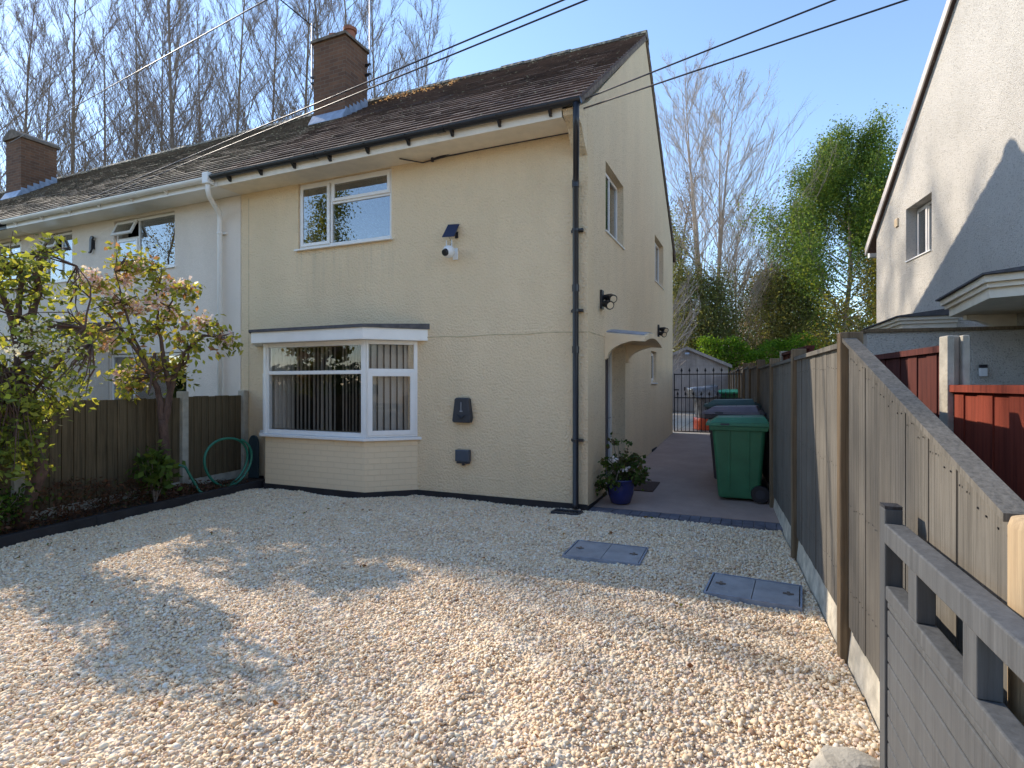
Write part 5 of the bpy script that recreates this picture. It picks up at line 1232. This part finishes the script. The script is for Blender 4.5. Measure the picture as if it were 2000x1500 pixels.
def roof_litter():
    n = 420; g = np.random.default_rng(8); x = -5.45 + g.random(n) ** 1.4 * 1.9; y = 3.62 - g.random(n) ** 2 * .55; sl_ = (7.72 - 4.63) / (4.19); z = 4.63 + sl_ * (y + .47) + .045
    P = np.stack([HC[0] + hd[0] * x + hn[0] * y, HC[1] + hd[1] * x + hn[1] * y, z], 1)
    V, F, cc = leaves(P, n, (.01, .01, .004), .05, [(.34, .22, .13), (.25, .16, .09), (.45, .33, .22)], None, seed=7)
    o = np_mesh('fallen_leaves', V, F, M['leaf'], col=cc); tag(o, 'dry fallen leaves caught on the roof right of the tall chimney', 'leaves', kind='stuff')
roof_litter()
def drive_litter():
    n = 130; g = np.random.default_rng(18); y = g.uniform(2.2, 6.6, n); x = np.where(g.random(n) < .5, EX(y) + g.uniform(.05, 1.6, n), g.uniform(-3, 2, n)); x = np.minimum(x, FX(y) - .1)
    V, F, cc = leaves(np.stack([x, y, .036 + g.random(n) * .006], 1), n, (.01, .01, .002), .038, [(.30, .16, .08), (.20, .10, .06), (.36, .26, .10), (.16, .20, .05)], seed=19)
    V[:, 2] = np.maximum(V[:, 2], .022)
    o = np_mesh('scattered_leaves', V, F, M['leaf'], col=cc); tag(o, 'a few dry fallen leaves scattered over the gravel drive', 'leaves', kind='stuff')
drive_litter()

# hose
def hose():
    m = MB(); pts = []
    for k in range(60):
        a = 2 * math.pi * k / 40 - 1.9; r = .33 + .012 * math.sin(3 * a); pts.append((-3.98 + r * math.cos(a) * .5 + .0015 * k, 7.72 + r * math.cos(a) * .86, .10 + .33 + r * math.sin(a)))
    m.tube(pts, .017, 8)
    p2 = [r3(330, 915, 7.1), r3(345, 908, 7.1), r3(362, 912, 7.15), r3(375, 935, 7.2), r3(388, 957, 7.25), r3(400, 968, 7.2)]
    q = []
    for k in range(len(p2) - 1):
        for t in (0, .5): q.append(Vector(p2[k]).lerp(Vector(p2[k + 1]), t))
    m.tube(q, .017, 8)
    tag(m.build('garden_hose', plain('green_hose', (.02, .16, .10), .4, .1), smooth=True), 'green garden hose looped in the bed against the left fence', 'hose')
    T = thing('garden_board', 'dark teal round topped board leaning in the corner by the bay window', 'board', hw(-5.22, -.10, .07), HA)
    m = MB(); pr = [(-.10, 0), (.10, 0), (.10, .52)] + [(.10 * math.cos(t), .52 + .13 * math.sin(t)) for t in np.linspace(.2, math.pi - .2, 9)] + [(-.10, .52)]
    m.prism(pr, -.03, .0, 'y'); m.build('board', plain('dark_teal', (.035, .06, .07), .6, .2), T, bevel=.006)
hose()

# potted plant
def pot():
    T = thing('potted_plant', 'leafy geranium in a round blue glazed pot by the downpipe corner', 'potted plant', hw(.285, .46, gz(.46) + .022), HA)
    m = MB(); m.lathe([(.10, 0), (.12, .01), (.155, .12), (.168, .22), (.172, .27), (.185, .28), (.185, .30), (.165, .30), (.155, .27)], 28)
    m.build('pot', plain('blue_glaze', (.03, .035, .14), .15, .25, 5), T, smooth=True)
    m = MB(); m.lathe([(.15, .24), (.15, .26)], 20); m.build('soil', M['bark_dark'], T)
    g = random.Random(5); m = MB(); c = []
    for k in range(34):
        a = g.uniform(0, 6.28); rr = g.uniform(.05, .30); z = .28 + g.uniform(.02, .36) * (1 - rr * .9); p = (rr * math.cos(a), rr * math.sin(a), z); m.tube([(0, 0, .25), (p[0] * .5, p[1] * .5, .3 + z * .35), p], [.006, .005, .003], 5); c += [p] * 2 + [(p[0] * .75, p[1] * .75, z * .85)]
    for k in range(8): a = g.uniform(2.4, 4.2); rr = g.uniform(.2, .32); c.append((rr * math.cos(a), rr * math.sin(a), g.uniform(.12, .3)))
    for k in range(5): a = g.uniform(0, 6.28); p = (.1 * math.cos(a), .1 * math.sin(a), .72 + .06 * k / 5); m.tube([(0, 0, .3), p], [.004, .003], 4); c.append(p)
    m.build('stems', M['bark_dark'], T)
    V, F, cc = leaves(np.array(c), 1100, (.035, .035, .03), .052, [(.08, .14, .03), (.13, .20, .05), (.05, .09, .025), (.10, .09, .04)], None, 0, 5, aspect=.95); np_mesh('foliage', V, F, M['leaf'], T, cc)
    V, F, cc = leaves(np.array([(-.12, -.12, .5), (-.05, -.15, .55), (.02, -.1, .42), (.1, -.14, .45)]), 70, (.02, .02, .015), .03, [(.75, .72, .75)], None, 0, 6, aspect=.9); np_mesh('flowers', V, F, M['petal'], T, cc)
pot()

# street side trees and hedge behind the camera: they are what the window panes mirror
M['peach'] = plain('peach_render', (.80, .62, .45), .9, .1)
def street():
    def strip(nm, mat, y0, y1, z):
        m = MB(); m.box(-60, 60, y0, y1, z - .2, z); o = struct(m.build(nm, mat)); o.location = hw(0, 0); o.rotation_euler = (0, 0, R(HA))
    strip('pavement', plain('paving', (.55, .47, .38), .9, .12, 3, .2), -10.2, -8.4, .02)
    strip('road', plain('asphalt', (.075, .073, .072), .9, .2, 4, .5, 60), -16.0, -10.202, -.08)
    strip('far_pavement', M['concrete'], -17.8, -16.002, .02)
    T = thing('bounce_house_row', 'unseen cream rendered houses across the street, added to bounce warm light', 'houses', hw(-14, -21.5, -.03), HA)  # unseen row, added to throw warm fill light onto the front walls
    m = MB(); m.box(0, 44, -8, 0, 0, 5); m.build('wall', M['peach'], T)
    m = MB(); m.prism([(.5, 4.9), (-4, 8), (-8.5, 4.9)], -.2, 44.2, 'x'); m.build('roof', M['roof'], T)
    for k in range(9):
        for z in (.9, 3.3):
            m = MB(); m.box(1.5 + k * 4.8, 3.3 + k * 4.8, .001, .05, z, z + 1.2); m.build('window', M['glass'], T)
    def put(x, y, H, seed, lab, n, cols, bare=False):
        tr, br, tips = branch_tree(seed, H, .014 * H, 22, 45, .30, 6, 2, .2, .04, .012)
        lf = leaves(tips, n, (.4, .4, .35), .16, cols, None, .1, seed)
        T = place_tree('street_tree', lab, 'tree', hw(x, y, -.03), 0, tr, br, 'bark_dark', 'street trees facing the houses', lf)
    put(-21.5, -18.5, 12.5, 71, 'yellow green street tree opposite the cream house, mirrored in its upper window', 9000, [(.20, .22, .05), (.12, .16, .04)])
    put(-36, -18, 15, 72, 'half bare street tree opposite the white house', 2500, [(.16, .15, .06)])
    put(-29, -22, 13, 73, 'sparse street tree between the other two', 3000, [(.12, .16, .04)])
    put(-14, -22, 7, 74, 'low dark street tree mirrored in the bay window', 7000, [(.05, .09, .02)])
    T = thing('street_hedge', 'long dark hedge on the far side of the street', 'hedge', hw(-45, -20, -.03), HA)
    n = 14000; g = np.random.default_rng(12); P = np.stack([g.uniform(0, 28, n), g.uniform(-.6, .6, n), g.uniform(0, 2.6, n)], 1); V, F, cc = leaves(P, n, (.1, .1, .1), .3, [(.04, .07, .02), (.06, .10, .03)], None, seed=13); np_mesh('foliage', V, F, M['leaf'], T, cc)
street()
